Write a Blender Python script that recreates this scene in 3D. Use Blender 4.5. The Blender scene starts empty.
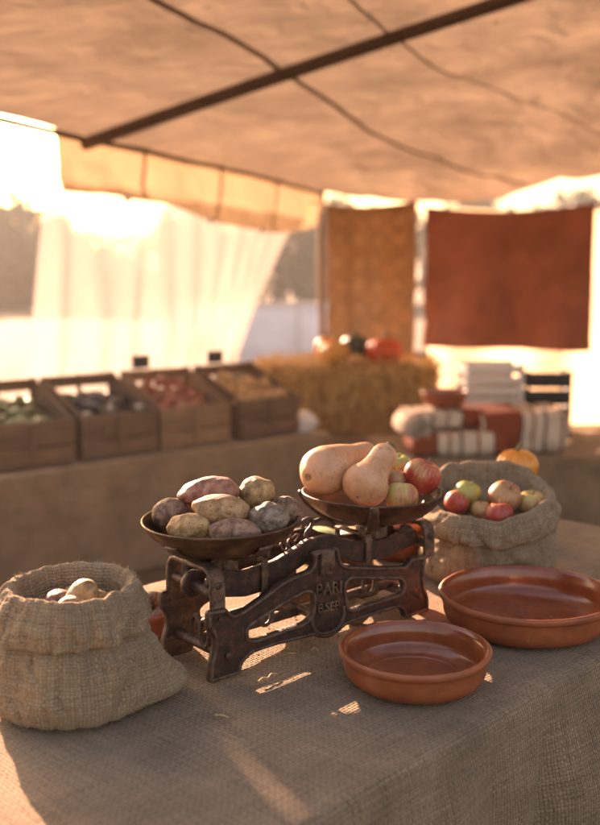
import bpy, bmesh, math, random
from mathutils import Vector, Matrix, noise
R = math.radians
rnd = random.Random(7)
S = bpy.context.scene
COL = S.collection

# ------------------------------------------------------------------ camera, sky, sun, exposure
TT = 0.80                       # table top height
SUN_AZ, SUN_EL = R(-28), R(17)  # direction TOWARDS the sun, measured from +Y, negative = left
cd = bpy.data.cameras.new('camera')
cam = bpy.data.objects.new('camera', cd); COL.objects.link(cam)
cam.location = (0, 0, TT + .62)
cam.rotation_euler = (R(90 - 8.1), 0, 0)
cd.sensor_fit = 'VERTICAL'; cd.sensor_height = 36; cd.sensor_width = 26.2
cd.lens = 36 * 1000 / 825
cd.clip_end = 2000
cd.dof.use_dof = True; cd.dof.focus_distance = 1.57; cd.dof.aperture_fstop = 2.5
S.camera = cam
W = bpy.data.worlds.new('World'); S.world = W; W.use_nodes = True
nt = W.node_tree; bg = nt.nodes['Background']
sky = nt.nodes.new('ShaderNodeTexSky'); sky.sky_type = 'NISHITA'; sky.sun_disc = False
sky.sun_elevation = SUN_EL; sky.sun_rotation = SUN_AZ
sky.dust_density = 4.0; sky.air_density = 1.2
nt.links.new(sky.outputs[0], bg.inputs[0]); bg.inputs[1].default_value = 0.08
sl = bpy.data.lights.new('sun', 'SUN'); sl.energy = 5.0; sl.angle = R(.6); sl.color = (1, .765, .60)
sun = bpy.data.objects.new('sun', sl); COL.objects.link(sun)
sd = Vector((math.sin(SUN_AZ) * math.cos(SUN_EL), math.cos(SUN_AZ) * math.cos(SUN_EL), math.sin(SUN_EL)))
sun.rotation_euler = sd.to_track_quat('Z', 'Y').to_euler()
VS = S.view_settings
VS.view_transform = 'Standard'; VS.look = 'None'; VS.gamma = 1; VS.use_curve_mapping = False
VS.exposure = 2.62
try:
    VS.use_white_balance = True; VS.white_balance_temperature = 8400; VS.white_balance_tint = 29
except Exception: pass
S.render.engine = 'CYCLES'
S.cycles.use_denoising = True
S.cycles.max_bounces = 10; S.cycles.diffuse_bounces = 5; S.cycles.transparent_max_bounces = 16
S.cycles.sample_clamp_indirect = 6

# ------------------------------------------------------------------ materials
def newmat(name):
    m = bpy.data.materials.new(name); m.use_nodes = True
    t = m.node_tree; return m, t, t.nodes, t.links, t.nodes['Principled BSDF']
def nd(n, typ, **kw):
    x = n.new(typ)
    for k, v in kw.items():
        if hasattr(x, k): setattr(x, k, v)
        else: x.inputs[k.replace('_', ' ')].default_value = v
    return x
def ramp(n, l, src, stops):
    r = n.new('ShaderNodeValToRGB'); e = r.color_ramp.elements
    while len(e) < len(stops): e.new(.5)
    for i, (p, c) in enumerate(stops):
        e[i].position = p; e[i].color = (c[0], c[1], c[2], 1) if not isinstance(c, (int, float)) else (c, c, c, 1)
    l.new(src, r.inputs[0]); return r.outputs[0]
def mixc(n, l, f, a, b, mode='MIX'):
    x = n.new('ShaderNodeMix'); x.data_type = 'RGBA'; x.blend_type = mode
    for s, v in ((0, f), (6, a), (7, b)):
        if hasattr(v, 'is_linked'): l.new(v, x.inputs[s])
        elif isinstance(v, (int, float)): x.inputs[s].default_value = v
        else: x.inputs[s].default_value = (*v, 1)
    return x.outputs[2]
def mth(n, l, op, a, b=None, c=None):
    x = n.new('ShaderNodeMath'); x.operation = op
    for i, v in enumerate((a, b, c)):
        if v is None: continue
        if hasattr(v, 'is_linked'): l.new(v, x.inputs[i])
        else: x.inputs[i].default_value = v
    return x.outputs[0]
def noise_t(n, l, vec, scale, detail=6, rough=.6, dist=0.0):
    x = n.new('ShaderNodeTexNoise'); x.inputs['Scale'].default_value = scale
    x.inputs['Detail'].default_value = detail; x.inputs['Roughness'].default_value = rough
    x.inputs['Distortion'].default_value = dist
    if vec is not None: l.new(vec, x.inputs['Vector'])
    return x.outputs[0]
def mapped(n, l, src, scale, loc=(0, 0, 0)):
    x = n.new('ShaderNodeMapping'); x.inputs['Scale'].default_value = scale; x.inputs['Location'].default_value = loc
    l.new(src, x.inputs[0]); return x.outputs[0]
def bump(n, l, h, strength, dist=.002, prev=None):
    x = n.new('ShaderNodeBump'); x.inputs['Strength'].default_value = strength; x.inputs['Distance'].default_value = dist
    l.new(h, x.inputs['Height'])
    if prev is not None: l.new(prev, x.inputs['Normal'])
    return x.outputs[0]
def spec(b, v):
    b.inputs['Specular IOR Level'].default_value = v

def mottled(name, c1, c2, scale=30, rough=.6, metal=0, bscale=None, bstr=.3, bdist=.002, c3=None, coat=0, stretch=(1, 1, 1), sss=0, rrange=0):
    m, t, n, l, b = newmat(name)
    tc = nd(n, 'ShaderNodeTexCoord').outputs['Object']
    v = mapped(n, l, tc, stretch)
    f = noise_t(n, l, v, scale, 8, .62, .3)
    st = [(.33, c1), (.66, c2)] if c3 is None else [(.3, c1), (.52, c2), (.72, c3)]
    l.new(ramp(n, l, f, st), b.inputs['Base Color'])
    b.inputs['Roughness'].default_value = rough; b.inputs['Metallic'].default_value = metal
    if rrange:
        l.new(ramp(n, l, noise_t(n, l, v, scale * 1.7, 5), [(.3, rough - rrange), (.7, rough + rrange)]), b.inputs['Roughness'])
    if coat: b.inputs['Coat Weight'].default_value = coat; b.inputs['Coat Roughness'].default_value = .12
    if sss:
        b.inputs['Subsurface Weight'].default_value = sss; b.inputs['Subsurface Radius'].default_value = (.01, .005, .003); b.inputs['Subsurface Scale'].default_value = .5
    if bscale: l.new(bump(n, l, noise_t(n, l, v, bscale, 5, .65), bstr, bdist), b.inputs['Normal'])
    return m

def weave(name, c1, c2, pitch=.004, coord='UV', transl=0.0, bstr=.9, stains=.35, bdist=.0016):
    """plain-weave cloth: over-under threads with uneven thickness, slubs and stains"""
    m, t, n, l, b = newmat(name)
    tc = nd(n, 'ShaderNodeTexCoord').outputs[coord]
    wob = n.new('ShaderNodeTexNoise'); wob.inputs['Scale'].default_value = 45; wob.inputs['Detail'].default_value = 3
    l.new(tc, wob.inputs['Vector'])
    off = n.new('ShaderNodeVectorMath'); off.operation = 'MULTIPLY_ADD'
    l.new(wob.outputs['Color'], off.inputs[0]); off.inputs[1].default_value = (pitch * .9,) * 3; l.new(tc, off.inputs[2])
    sx = n.new('ShaderNodeSeparateXYZ'); l.new(off.outputs[0], sx.inputs[0])
    k = math.pi / pitch
    a = mth(n, l, 'MULTIPLY', sx.outputs[0], k); c = mth(n, l, 'MULTIPLY', sx.outputs[1], k)
    sa = mth(n, l, 'ABSOLUTE', mth(n, l, 'SINE', a)); sc = mth(n, l, 'ABSOLUTE', mth(n, l, 'SINE', c))
    par = mth(n, l, 'GREATER_THAN', mth(n, l, 'MULTIPLY', mth(n, l, 'SINE', a), mth(n, l, 'SINE', c)), 0.0)
    warp = mth(n, l, 'MULTIPLY', mth(n, l, 'POWER', sa, .6), mth(n, l, 'ADD', mth(n, l, 'MULTIPLY', sc, .45), .55))
    weft = mth(n, l, 'MULTIPLY', mth(n, l, 'POWER', sc, .6), mth(n, l, 'ADD', mth(n, l, 'MULTIPLY', sa, .45), .55))
    hmix = n.new('ShaderNodeMix'); l.new(par, hmix.inputs[0]); l.new(warp, hmix.inputs[2]); l.new(weft, hmix.inputs[3])
    h = hmix.outputs[0]
    th1 = noise_t(n, l, mapped(n, l, tc, (1 / pitch * .9, 9, 1)), 1, 3)
    th2 = noise_t(n, l, mapped(n, l, tc, (9, 1 / pitch * .9, 1)), 1, 3)
    tmix = n.new('ShaderNodeMix'); l.new(par, tmix.inputs[0]); l.new(th1, tmix.inputs[2]); l.new(th2, tmix.inputs[3])
    base = ramp(n, l, tmix.outputs[0], [(.3, c1), (.7, c2)])
    st = ramp(n, l, noise_t(n, l, tc, 7, 6, .65), [(.35, (1 - stains,) * 3), (.6, (1, 1, 1))])
    base = mixc(n, l, 1.0, base, st, 'MULTIPLY')
    gap = ramp(n, l, h, [(.12, (.45, .4, .36)), (.5, (1, 1, 1))])
    base = mixc(n, l, .9, base, gap, 'MULTIPLY')
    l.new(base, b.inputs['Base Color']); b.inputs['Roughness'].default_value = .95; spec(b, .12)
    b.inputs['Sheen Weight'].default_value = .25; b.inputs['Sheen Roughness'].default_value = .5
    b.inputs['Sheen Tint'].default_value = (1, .85, .65, 1)
    hh = mth(n, l, 'ADD', h, mth(n, l, 'MULTIPLY', tmix.outputs[0], .9))
    nrm = bump(n, l, hh, bstr, bdist)
    l.new(nrm, b.inputs['Normal'])
    if transl:
        tr = n.new('ShaderNodeBsdfTranslucent'); l.new(base, tr.inputs[0])
        mx = n.new('ShaderNodeMixShader'); mx.inputs[0].default_value = transl
        l.new(b.outputs[0], mx.inputs[1]); l.new(tr.outputs[0], mx.inputs[2])
        l.new(mx.outputs[0], n['Material Output'].inputs[0])
    return m

def canvas_mat(name, col, tcol, transl, transp=0.0, wr=.4, stain=.2, sc=2.5):
    m, t, n, l, b = newmat(name)
    tc = nd(n, 'ShaderNodeTexCoord').outputs['Object']
    f = ramp(n, l, noise_t(n, l, tc, sc, 8, .62, .4), [(.3, (1 - stain,) * 3), (.65, (1, 1, 1))])
    thr = noise_t(n, l, mapped(n, l, tc, (140, 140, 140)), 1, 2)
    f2 = mixc(n, l, .35, f, ramp(n, l, thr, [(.3, (.75,) * 3), (.7, (1, 1, 1))]), 'MULTIPLY')
    l.new(mixc(n, l, 1, f2, col, 'MULTIPLY'), b.inputs['Base Color']); b.inputs['Roughness'].default_value = .9; spec(b, .15)
    nr = bump(n, l, noise_t(n, l, tc, 5, 5, .55, .8), wr, .05)
    l.new(nr, b.inputs['Normal'])
    tr = n.new('ShaderNodeBsdfTranslucent'); l.new(mixc(n, l, 1, f2, tcol, 'MULTIPLY'), tr.inputs[0]); l.new(nr, tr.inputs[1])
    mx = n.new('ShaderNodeMixShader'); mx.inputs[0].default_value = transl
    l.new(b.outputs[0], mx.inputs[1]); l.new(tr.outputs[0], mx.inputs[2]); out = mx.outputs[0]
    if transp:
        tp = n.new('ShaderNodeBsdfTransparent'); m2 = n.new('ShaderNodeMixShader'); m2.inputs[0].default_value = transp
        l.new(out, m2.inputs[1]); l.new(tp.outputs[0], m2.inputs[2]); out = m2.outputs[0]
    l.new(out, n['Material Output'].inputs[0]); return m

def wood_mat(name, c1, c2, rough=.75):
    m, t, n, l, b = newmat(name)
    tc = nd(n, 'ShaderNodeTexCoord').outputs['Object']
    f = noise_t(n, l, mapped(n, l, tc, (3, 30, 30)), 1.5, 7, .65, .6)
    g = noise_t(n, l, tc, 6, 4)
    base = mixc(n, l, .6, ramp(n, l, f, [(.32, c1), (.68, c2)]), ramp(n, l, g, [(.3, (.55,) * 3), (.65, (1, 1, 1))]), 'MULTIPLY')
    l.new(base, b.inputs['Base Color']); b.inputs['Roughness'].default_value = rough
    l.new(bump(n, l, f, .4, .004), b.inputs['Normal']); return m

def potato_mat(name, c1, c2, c3):
    m, t, n, l, b = newmat(name)
    tc = nd(n, 'ShaderNodeTexCoord').outputs['Object']
    f = noise_t(n, l, tc, 55, 9, .78, .6)
    base = ramp(n, l, f, [(.36, tuple(x * .55 for x in c1)), (.44, c1), (.52, c2), (.64, c3)])
    big = noise_t(n, l, tc, 16, 4, .6)
    base = mixc(n, l, .55, base, ramp(n, l, big, [(.38, (.5, .44, .40)), (.56, (1.0, 1.0, 1.0))]), 'MULTIPLY')
    vo = n.new('ShaderNodeTexVoronoi'); vo.inputs['Scale'].default_value = 120; l.new(tc, vo.inputs['Vector'])
    sp = ramp(n, l, vo.outputs['Distance'], [(.10, 1), (.2, 0)])
    pick = ramp(n, l, noise_t(n, l, tc, 60, 2), [(.46, 0), (.55, 1)])
    spm = mth(n, l, 'MULTIPLY', sp, pick)
    base = mixc(n, l, mth(n, l, 'MULTIPLY', spm, .75), base, (.06, .035, .025))
    # dry soil dust
    du = ramp(n, l, noise_t(n, l, tc, 130, 4, .7), [(.48, 0), (.7, .65)])
    base = mixc(n, l, du, base, (.34, .25, .17))
    l.new(base, b.inputs['Base Color']); b.inputs['Roughness'].default_value = .62; spec(b, .35)
    nr = bump(n, l, noise_t(n, l, tc, 60, 7, .75), .75, .0028)
    nr = bump(n, l, mth(n, l, 'MULTIPLY', spm, -1.0), .8, .0015, nr)
    l.new(nr, b.inputs['Normal']); return m

def apple_mat(name, red, green, amount):
    m, t, n, l, b = newmat(name)
    tc = nd(n, 'ShaderNodeTexCoord').outputs['Object']
    sep = n.new('ShaderNodeSeparateXYZ'); l.new(tc, sep.inputs[0])
    ang = mth(n, l, 'ARCTAN2', sep.outputs[1], sep.outputs[0])
    cmb = n.new('ShaderNodeCombineXYZ'); l.new(mth(n, l, 'MULTIPLY', ang, 9.0), cmb.inputs[0]); l.new(mth(n, l, 'MULTIPLY', sep.outputs[2], 28.0), cmb.inputs[1])
    streak = noise_t(n, l, cmb.outputs[0], 1.2, 6, .7)
    patch = noise_t(n, l, tc, 17, 3, .5)
    f = mth(n, l, 'ADD', mth(n, l, 'MULTIPLY', streak, .55), mth(n, l, 'MULTIPLY', patch, .75))
    f = mth(n, l, 'ADD', f, amount - .65)
    dark = tuple(x * .5 for x in red)
    base = ramp(n, l, f, [(.34, green), (.5, tuple(.5 * (a + c) for a, c in zip(red, green))), (.6, red), (.85, dark)])
    vo = n.new('ShaderNodeTexVoronoi'); vo.inputs['Scale'].default_value = 150; l.new(tc, vo.inputs['Vector'])
    base = mixc(n, l, ramp(n, l, vo.outputs['Distance'], [(.1, .5), (.2, 0)]), base, (.6, .45, .25))
    l.new(base, b.inputs['Base Color']); b.inputs['Roughness'].default_value = .38
    l.new(bump(n, l, noise_t(n, l, tc, 90, 4), .12, .001), b.inputs['Normal'])
    return m

def stripe_mat(name):
    m, t, n, l, b = newmat(name)
    tc = nd(n, 'ShaderNodeTexCoord').outputs['UV']
    s = n.new('ShaderNodeSeparateXYZ'); l.new(tc, s.inputs[0])
    x = mth(n, l, 'FRACT', s.outputs[0])
    red, wh, dk = (.24, .055, .025), (.62, .52, .42), (.12, .06, .04)
    r = n.new('ShaderNodeValToRGB'); r.color_ramp.interpolation = 'CONSTANT'
    stops = [(0, red), (.34, dk), (.37, wh), (.47, red), (.50, wh), (.60, dk), (.63, wh), (.78, red), (.81, wh), (.95, dk), (.975, red)]
    e = r.color_ramp.elements
    while len(e) < len(stops): e.new(.5)
    for i, (p, c) in enumerate(stops): e[i].position = p; e[i].color = (*c, 1)
    l.new(x, r.inputs[0])
    th = noise_t(n, l, mapped(n, l, tc, (260, 12, 1)), 1, 3)
    l.new(mixc(n, l, .5, r.outputs[0], ramp(n, l, th, [(.3, (.6,) * 3), (.7, (1, 1, 1))]), 'MULTIPLY'), b.inputs['Base Color'])
    b.inputs['Roughness'].default_value = .95
    l.new(bump(n, l, th, .5, .004), b.inputs['Normal']); return m

M = {}
M['iron'] = mottled('cast_iron', (.014, .0082, .0066), (.042, .020, .0135), 60, .44, .3, 260, .9, .0018, (.13, .048, .024), rrange=.14)
M['pan'] = mottled('rusted_pan', (.034, .018, .011), (.085, .04, .02), 32, .44, .45, 120, .4, .0014, (.16, .078, .038), rrange=.12)
M['clay'] = mottled('raw_terracotta', (.20, .05, .018), (.29, .076, .027), 22, .5, 0, 160, .22, .0012, (.35, .105, .042), rrange=.1)
M['glaze'] = mottled('glazed_terracotta', (.16, .034, .012), (.23, .052, .017), 14, .24, 0, 50, .14, .001, (.30, .076, .026), coat=.3)
M['burlap_table'] = weave('burlap_table', (.15, .097, .060), (.38, .262, .168), .0056, stains=.35, bstr=1.0, bdist=.003)
M['wool'] = mottled('pale_wool', (.34, .27, .21), (.48, .40, .33), 60, .95, 0, 90, .5, .004)
M['burlap_sack'] = weave('burlap_sack', (.24, .165, .10), (.50, .36, .225), .0048, transl=.12, stains=.25, bstr=1.0, bdist=.0026)
M['burlap_far'] = weave('burlap_far', (.20, .13, .082), (.34, .235, .15), .006, stains=.3)
M['roof'] = canvas_mat('roof_canvas', (.37, .29, .22), (.36, .265, .19), .27, wr=.8, stain=.42, sc=1.6)
M['seam'] = canvas_mat('seam_canvas', (.22, .15, .1), (.2, .13, .08), .15)
M['valance'] = canvas_mat('valance_canvas', (.46, .34, .23), (.38, .26, .16), .38, wr=.3, stain=.2)
M['sheer'] = canvas_mat('sheer_cloth', (.62, .58, .53), (.50, .49, .47), .30, transp=.36, wr=.25, stain=.1)
M['wallcloth'] = canvas_mat('wall_cloth', (.75, .6, .42), (.8, .62, .42), .55, wr=.4, stain=.15)
M['redcloth'] = canvas_mat('red_cloth', (.36, .15, .105), (.36, .15, .105), .15, wr=.5, stain=.3, sc=4)
M['beam'] = wood_mat('dark_beam', (.055, .028, .014), (.10, .055, .028))
M['pole'] = wood_mat('pale_pole', (.14, .08, .042), (.24, .145, .08))
M['crate'] = wood_mat('crate_wood', (.085, .044, .023), (.19, .105, .056))
M['crate2'] = wood_mat('crate_wood_pale', (.16, .088, .045), (.29, .17, .095))
M['rope'] = mottled('rope_fibre', (.35, .25, .15), (.5, .38, .24), 200, .9)
M['straw'] = mottled('straw_fibre', (.44, .27, .10), (.66, .45, .20), 60, .7)
M['hay'] = mottled('hay_bale', (.13, .07, .025), (.46, .28, .11), 16, .9, 0, 40, 1, .03, (.68, .46, .20), stretch=(2.5, 1, .6))
M['stripe'] = stripe_mat('striped_weave')
M['white_plastic'] = mottled('white_plastic', (.56, .53, .5), (.66, .63, .6), 8, .45)
M['white_paint'] = mottled('white_paint', (.62, .66, .72), (.74, .77, .82), 3, .5)
M['black'] = mottled('black_card', (.012, .011, .010), (.028, .025, .022), 20, .55)
M['chalk'] = mottled('chalk', (.4, .38, .35), (.6, .57, .53), 40, .9)
M['tyre'] = mottled('tyre_rubber', (.02, .02, .02), (.04, .04, .04), 20, .8)
M['bark'] = mottled('bark', (.05, .035, .022), (.1, .07, .045), 8, .9, 0, 12, .8, .02)
M['stem'] = mottled('dry_stem', (.10, .07, .03), (.2, .14, .06), 120, .8)
M['squash'] = mottled('butternut_skin', (.44, .20, .098), (.57, .295, .155), 17, .46, 0, 55, .12, .0016, (.65, .365, .205), sss=.12)
def flecks(m, scale, col, lo, hi, strength, sx=(1, 1, 1)):
    t = m.node_tree; n, l = t.nodes, t.links; b = n['Principled BSDF']
    tc = n.new('ShaderNodeTexCoord').outputs['Object']
    old = b.inputs['Base Color'].links[0].from_socket
    f = noise_t(n, l, mapped(n, l, tc, sx), scale, 6, .75, .8)
    l.new(mixc(n, l, ramp(n, l, f, [(lo, 0), (hi, strength)]), old, col), b.inputs['Base Color'])
flecks(M['squash'], 70, (.20, .10, .05), .57, .65, .75)
flecks(M['squash'], 22, (.36, .20, .09), .58, .62, .55, (1, 1, 3))
flecks(M['squash'], 26, (.70, .46, .28), .55, .72, .5)
flecks(M['clay'], 9, (.10, .034, .018), .52, .70, .55, (1, 1, 2.5))
flecks(M['clay'], 60, (.42, .20, .11), .60, .72, .5)
flecks(M['glaze'], 12, (.09, .022, .01), .55, .72, .5)
flecks(M['pan'], 60, (.02, .011, .008), .55, .66, .7)
def worn_edges(m, col, lo, hi, strength):
    t = m.node_tree; n, l = t.nodes, t.links; b = n['Principled BSDF']
    g = n.new('ShaderNodeNewGeometry'); tc = n.new('ShaderNodeTexCoord').outputs['Object']
    old = b.inputs['Base Color'].links[0].from_socket
    p = ramp(n, l, g.outputs['Pointiness'], [(lo, 0), (hi, strength)])
    k = mth(n, l, 'MULTIPLY', p, ramp(n, l, noise_t(n, l, tc, 90, 4, .7), [(.35, 0), (.6, 1)]))
    l.new(mixc(n, l, k, old, col), b.inputs['Base Color'])
worn_edges(M['iron'], (.24, .15, .10), .52, .60, .8)
flecks(M['iron'], 34, (.17, .07, .036), .60, .70, .6)
M['scar'] = mottled('squash_scar', (.16, .085, .04), (.30, .17, .085), 150, .8, 0, 300, .6, .001)
M['cabbage'] = mottled('pale_green_skin', (.36, .38, .14), (.55, .54, .28), 26, .5)
M['eggplant'] = mottled('eggplant_skin', (.008, .006, .009), (.022, .014, .02), 10, .5)
M['green'] = mottled('green_skin', (.05, .07, .02), (.14, .15, .05), 20, .45)
M['carrot'] = mottled('reddish_root', (.20, .055, .03), (.34, .11, .06), 30, .6)
M['onion'] = mottled('tan_onion', (.34, .18, .07), (.52, .31, .14), 25, .5)
M['pumpkin_red'] = mottled('pumpkin_red', (.40, .045, .012), (.55, .085, .02), 12, .5)
M['pumpkin_ochre'] = mottled('pumpkin_ochre', (.42, .19, .04), (.56, .29, .08), 12, .5)
M['pumpkin_green'] = mottled('pumpkin_green', (.02, .03, .015), (.05, .06, .03), 12, .3)
M['pumpkin_orange'] = mottled('pumpkin_orange', (.62, .19, .02), (.75, .28, .04), 12, .32, sss=.1)
M['leaf'] = mottled('tree_leaf', (.04, .052, .02), (.095, .1, .04), 2, .6)

def rug_mat():
    m, t, n, l, b = newmat('ochre_rug')
    tc = nd(n, 'ShaderNodeTexCoord').outputs['UV']
    w1 = n.new('ShaderNodeTexVoronoi'); w1.distance = 'MANHATTAN'; w1.inputs['Scale'].default_value = 4.5; w1.inputs['Randomness'].default_value = .25
    l.new(tc, w1.inputs['Vector'])
    base = ramp(n, l, w1.outputs['Distance'], [(.15, (.38, .22, .12)), (.4, (.42, .27, .155)), (.62, (.34, .22, .13)), (.9, (.46, .3, .18))])
    base = mixc(n, l, .6, base, ramp(n, l, noise_t(n, l, tc, 5, 5), [(.3, (.55,) * 3), (.65, (1, 1, 1))]), 'MULTIPLY')
    l.new(base, b.inputs['Base Color']); b.inputs['Roughness'].default_value = .95
    tr = n.new('ShaderNodeBsdfTranslucent'); l.new(base, tr.inputs[0])
    mx = n.new('ShaderNodeMixShader'); mx.inputs[0].default_value = .25
    l.new(b.outputs[0], mx.inputs[1]); l.new(tr.outputs[0], mx.inputs[2]); l.new(mx.outputs[0], n['Material Output'].inputs[0])
    return m
M['rug'] = rug_mat()

def ground_mat(name, c1, c2, c3):
    m, t, n, l, b = newmat(name)
    tc = nd(n, 'ShaderNodeTexCoord').outputs['Object']
    f = noise_t(n, l, tc, 1.3, 10, .7, .5); g = noise_t(n, l, tc, 40, 5, .7)
    base = mixc(n, l, .5, ramp(n, l, f, [(.3, c1), (.52, c2), (.7, c3)]), ramp(n, l, g, [(.3, (.45,) * 3), (.7, (1.1,) * 3)]), 'MULTIPLY')
    l.new(base, b.inputs['Base Color']); b.inputs['Roughness'].default_value = .95
    l.new(bump(n, l, g, .8, .03), b.inputs['Normal']); return m
M['ground'] = ground_mat('dry_grass_ground', (.085, .052, .028), (.16, .105, .055), (.215, .15, .08))

# ------------------------------------------------------------------ mesh helpers
def finish(name, bm, mat, parent=None, smooth=True, loc=None, rot=None, recalc=True, sharp=None):
    if recalc: bmesh.ops.recalc_face_normals(bm, faces=bm.faces[:])
    me = bpy.data.meshes.new(name); bm.to_mesh(me); bm.free()
    for mm in (mat if isinstance(mat, (list, tuple)) else [mat]): me.materials.append(mm)
    if smooth:
        me.polygons.foreach_set('use_smooth', [True] * len(me.polygons))
        if sharp:
            try: me.set_sharp_from_angle(angle=R(sharp))
            except Exception: pass
    o = bpy.data.objects.new(name, me); COL.objects.link(o)
    if parent: o.parent = parent
    if loc is not None: o.location = loc
    if rot is not None: o.rotation_euler = rot
    return o
def tag(o, label=None, cat=None, group=None, kind=None):
    if label: o['label'] = label
    if cat: o['category'] = cat
    if group: o['group'] = group
    if kind: o['kind'] = kind
    return o
def empty(name, loc, label=None, cat=None, group=None, rotz=0):
    o = bpy.data.objects.new(name, None); COL.objects.link(o); o.location = loc; o.rotation_euler = (0, 0, rotz)
    o.empty_display_size = .05
    return tag(o, label, cat, group)
def dup(root, loc, rot=None, label=None):
    r = root.copy(); COL.objects.link(r); r.location = loc
    if rot is not None: r.rotation_euler = rot
    if label: r['label'] = label
    for ch in list(root.children):
        c = ch.copy(); COL.objects.link(c); c.parent = r
        for g in ch.children:
            d = g.copy(); COL.objects.link(d); d.parent = c
    return r
def box(bm, c, s, mat=None, bev=0.0, segs=2):
    r = bmesh.ops.create_cube(bm, size=1)
    vs = r['verts']
    for v in vs: v.co = Vector((v.co.x * s[0], v.co.y * s[1], v.co.z * s[2]))
    if bev:
        es = list({e for v in vs for e in v.link_edges})
        rr = bmesh.ops.bevel(bm, geom=es, offset=bev, segments=segs, affect='EDGES', profile=.5)
        vs = list({v for f in rr['faces'] for v in f.verts} | {v for v in vs if v.is_valid})
    for v in vs:
        co = v.co if mat is None else mat @ v.co
        v.co = co + Vector(c)
    return vs
def crom(pts, per=8, closed=False):
    P = [Vector(p) for p in pts]; n = len(P); out = []
    rng = range(n if closed else n - 1)
    for i in rng:
        p0 = P[(i - 1) % n] if closed or i > 0 else P[0] * 2 - P[1]
        p1, p2 = P[i], P[(i + 1) % n]
        p3 = P[(i + 2) % n] if closed or i + 2 < n else P[-1] * 2 - P[-2]
        for k in range(per):
            t = k / per
            out.append(.5 * ((2 * p1) + (p2 - p0) * t + (2 * p0 - 5 * p1 + 4 * p2 - p3) * t * t + (3 * p1 - p0 - 3 * p2 + p3) * t ** 3))
    if not closed: out.append(P[-1].copy())
    return out
def crom1(vals, per=8):
    return [v.x for v in crom([(a, 0, 0) for a in vals], per)]
def sweep(bm, pts, radii, seg=16, caps=True, closed=False, flat=None):
    """surface along a path; radii may be a number or a list"""
    P = [Vector(p) for p in pts]; n = len(P)
    if not isinstance(radii, (list, tuple)): radii = [radii] * n
    T = []
    for i in range(n):
        a = P[(i - 1) % n] if closed or i > 0 else P[i]
        b = P[(i + 1) % n] if closed or i < n - 1 else P[i]
        T.append((b - a).normalized())
    ref = Vector((0, 0, 1)) if abs(T[0].z) < .9 else Vector((1, 0, 0))
    N = (ref - T[0] * ref.dot(T[0])).normalized(); rings = []
    for i in range(n):
        N = (N - T[i] * N.dot(T[i])).normalized(); B = T[i].cross(N)
        f1, f2 = flat if flat else (1, 1)
        rings.append([bm.verts.new(P[i] + (N * math.cos(2 * math.pi * k / seg) * f1 + B * math.sin(2 * math.pi * k / seg) * f2) * radii[i]) for k in range(seg)])
    for i in range(n if closed else n - 1):
        a, b = rings[i], rings[(i + 1) % n]
        for k in range(seg): bm.faces.new((a[k], a[(k + 1) % seg], b[(k + 1) % seg], b[k]))
    if caps and not closed:
        bm.faces.new(rings[0][::-1]); bm.faces.new(rings[-1])
    return rings
def lathe(bm, prof, seg=64, c=(0, 0, 0), mats=None, fn=None):
    """prof: list of (r, z[, material index]) from axis to axis"""
    rings = []
    for p in prof:
        r, z = p[0], p[1]
        if r < 1e-6: rings.append([bm.verts.new(Vector((c[0], c[1], c[2] + z)))])
        else: rings.append([bm.verts.new(Vector((c[0] + r * math.cos(2 * math.pi * k / seg), c[1] + r * math.sin(2 * math.pi * k / seg), c[2] + z))) for k in range(seg)])
    for i in range(len(rings) - 1):
        a, b = rings[i], rings[i + 1]; mi = prof[i][2] if len(prof[i]) > 2 else 0
        for k in range(seg):
            k2 = (k + 1) % seg
            if len(a) == 1 and len(b) == 1: continue
            if len(a) == 1: f = bm.faces.new((a[0], b[k], b[k2]))
            elif len(b) == 1: f = bm.faces.new((a[k], a[k2], b[0]))
            else: f = bm.faces.new((a[k], a[k2], b[k2], b[k]))
            f.material_index = mi
    return rings
def smoothprof(pts, per=6):
    return [(max(0, v.x), v.y) for v in crom([(p[0], p[1], 0) for p in pts], per)]
def strap(bm, pts, width, thick, wdir):
    """flat strap along a path; width measured along wdir"""
    P = [Vector(p) for p in pts]; wd = Vector(wdir).normalized(); secs = []
    for i, p in enumerate(P):
        t = (P[min(i + 1, len(P) - 1)] - P[max(i - 1, 0)]).normalized(); nn = t.cross(wd).normalized()
        w = width[i] if isinstance(width, (list, tuple)) else width
        secs.append([bm.verts.new(p + wd * sx * w / 2 + nn * sy * thick / 2) for sx, sy in ((-1, -1), (1, -1), (1, 1), (-1, 1))])
    for a, b in zip(secs, secs[1:]):
        for k in range(4): bm.faces.new((a[k], a[(k + 1) % 4], b[(k + 1) % 4], b[k]))
    bm.faces.new(secs[0][::-1]); bm.faces.new(secs[-1])
def round_path(pts, rad, closed=True, n=4):
    """polygon with rounded corners"""
    P = [Vector((p[0], p[1], 0)) for p in pts]; out = []; N = len(P)
    for i in range(N):
        if not closed and i in (0, N - 1): out.append(P[i]); continue
        a, b, c = P[i - 1], P[i], P[(i + 1) % N]
        r = min(rad, (a - b).length * .45, (c - b).length * .45)
        s, e = b + (a - b).normalized() * r, b + (c - b).normalized() * r
        for k in range(n + 1):
            t = k / n; out.append(s * (1 - t) ** 2 + b * 2 * t * (1 - t) + e * t * t)
    return out
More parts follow.
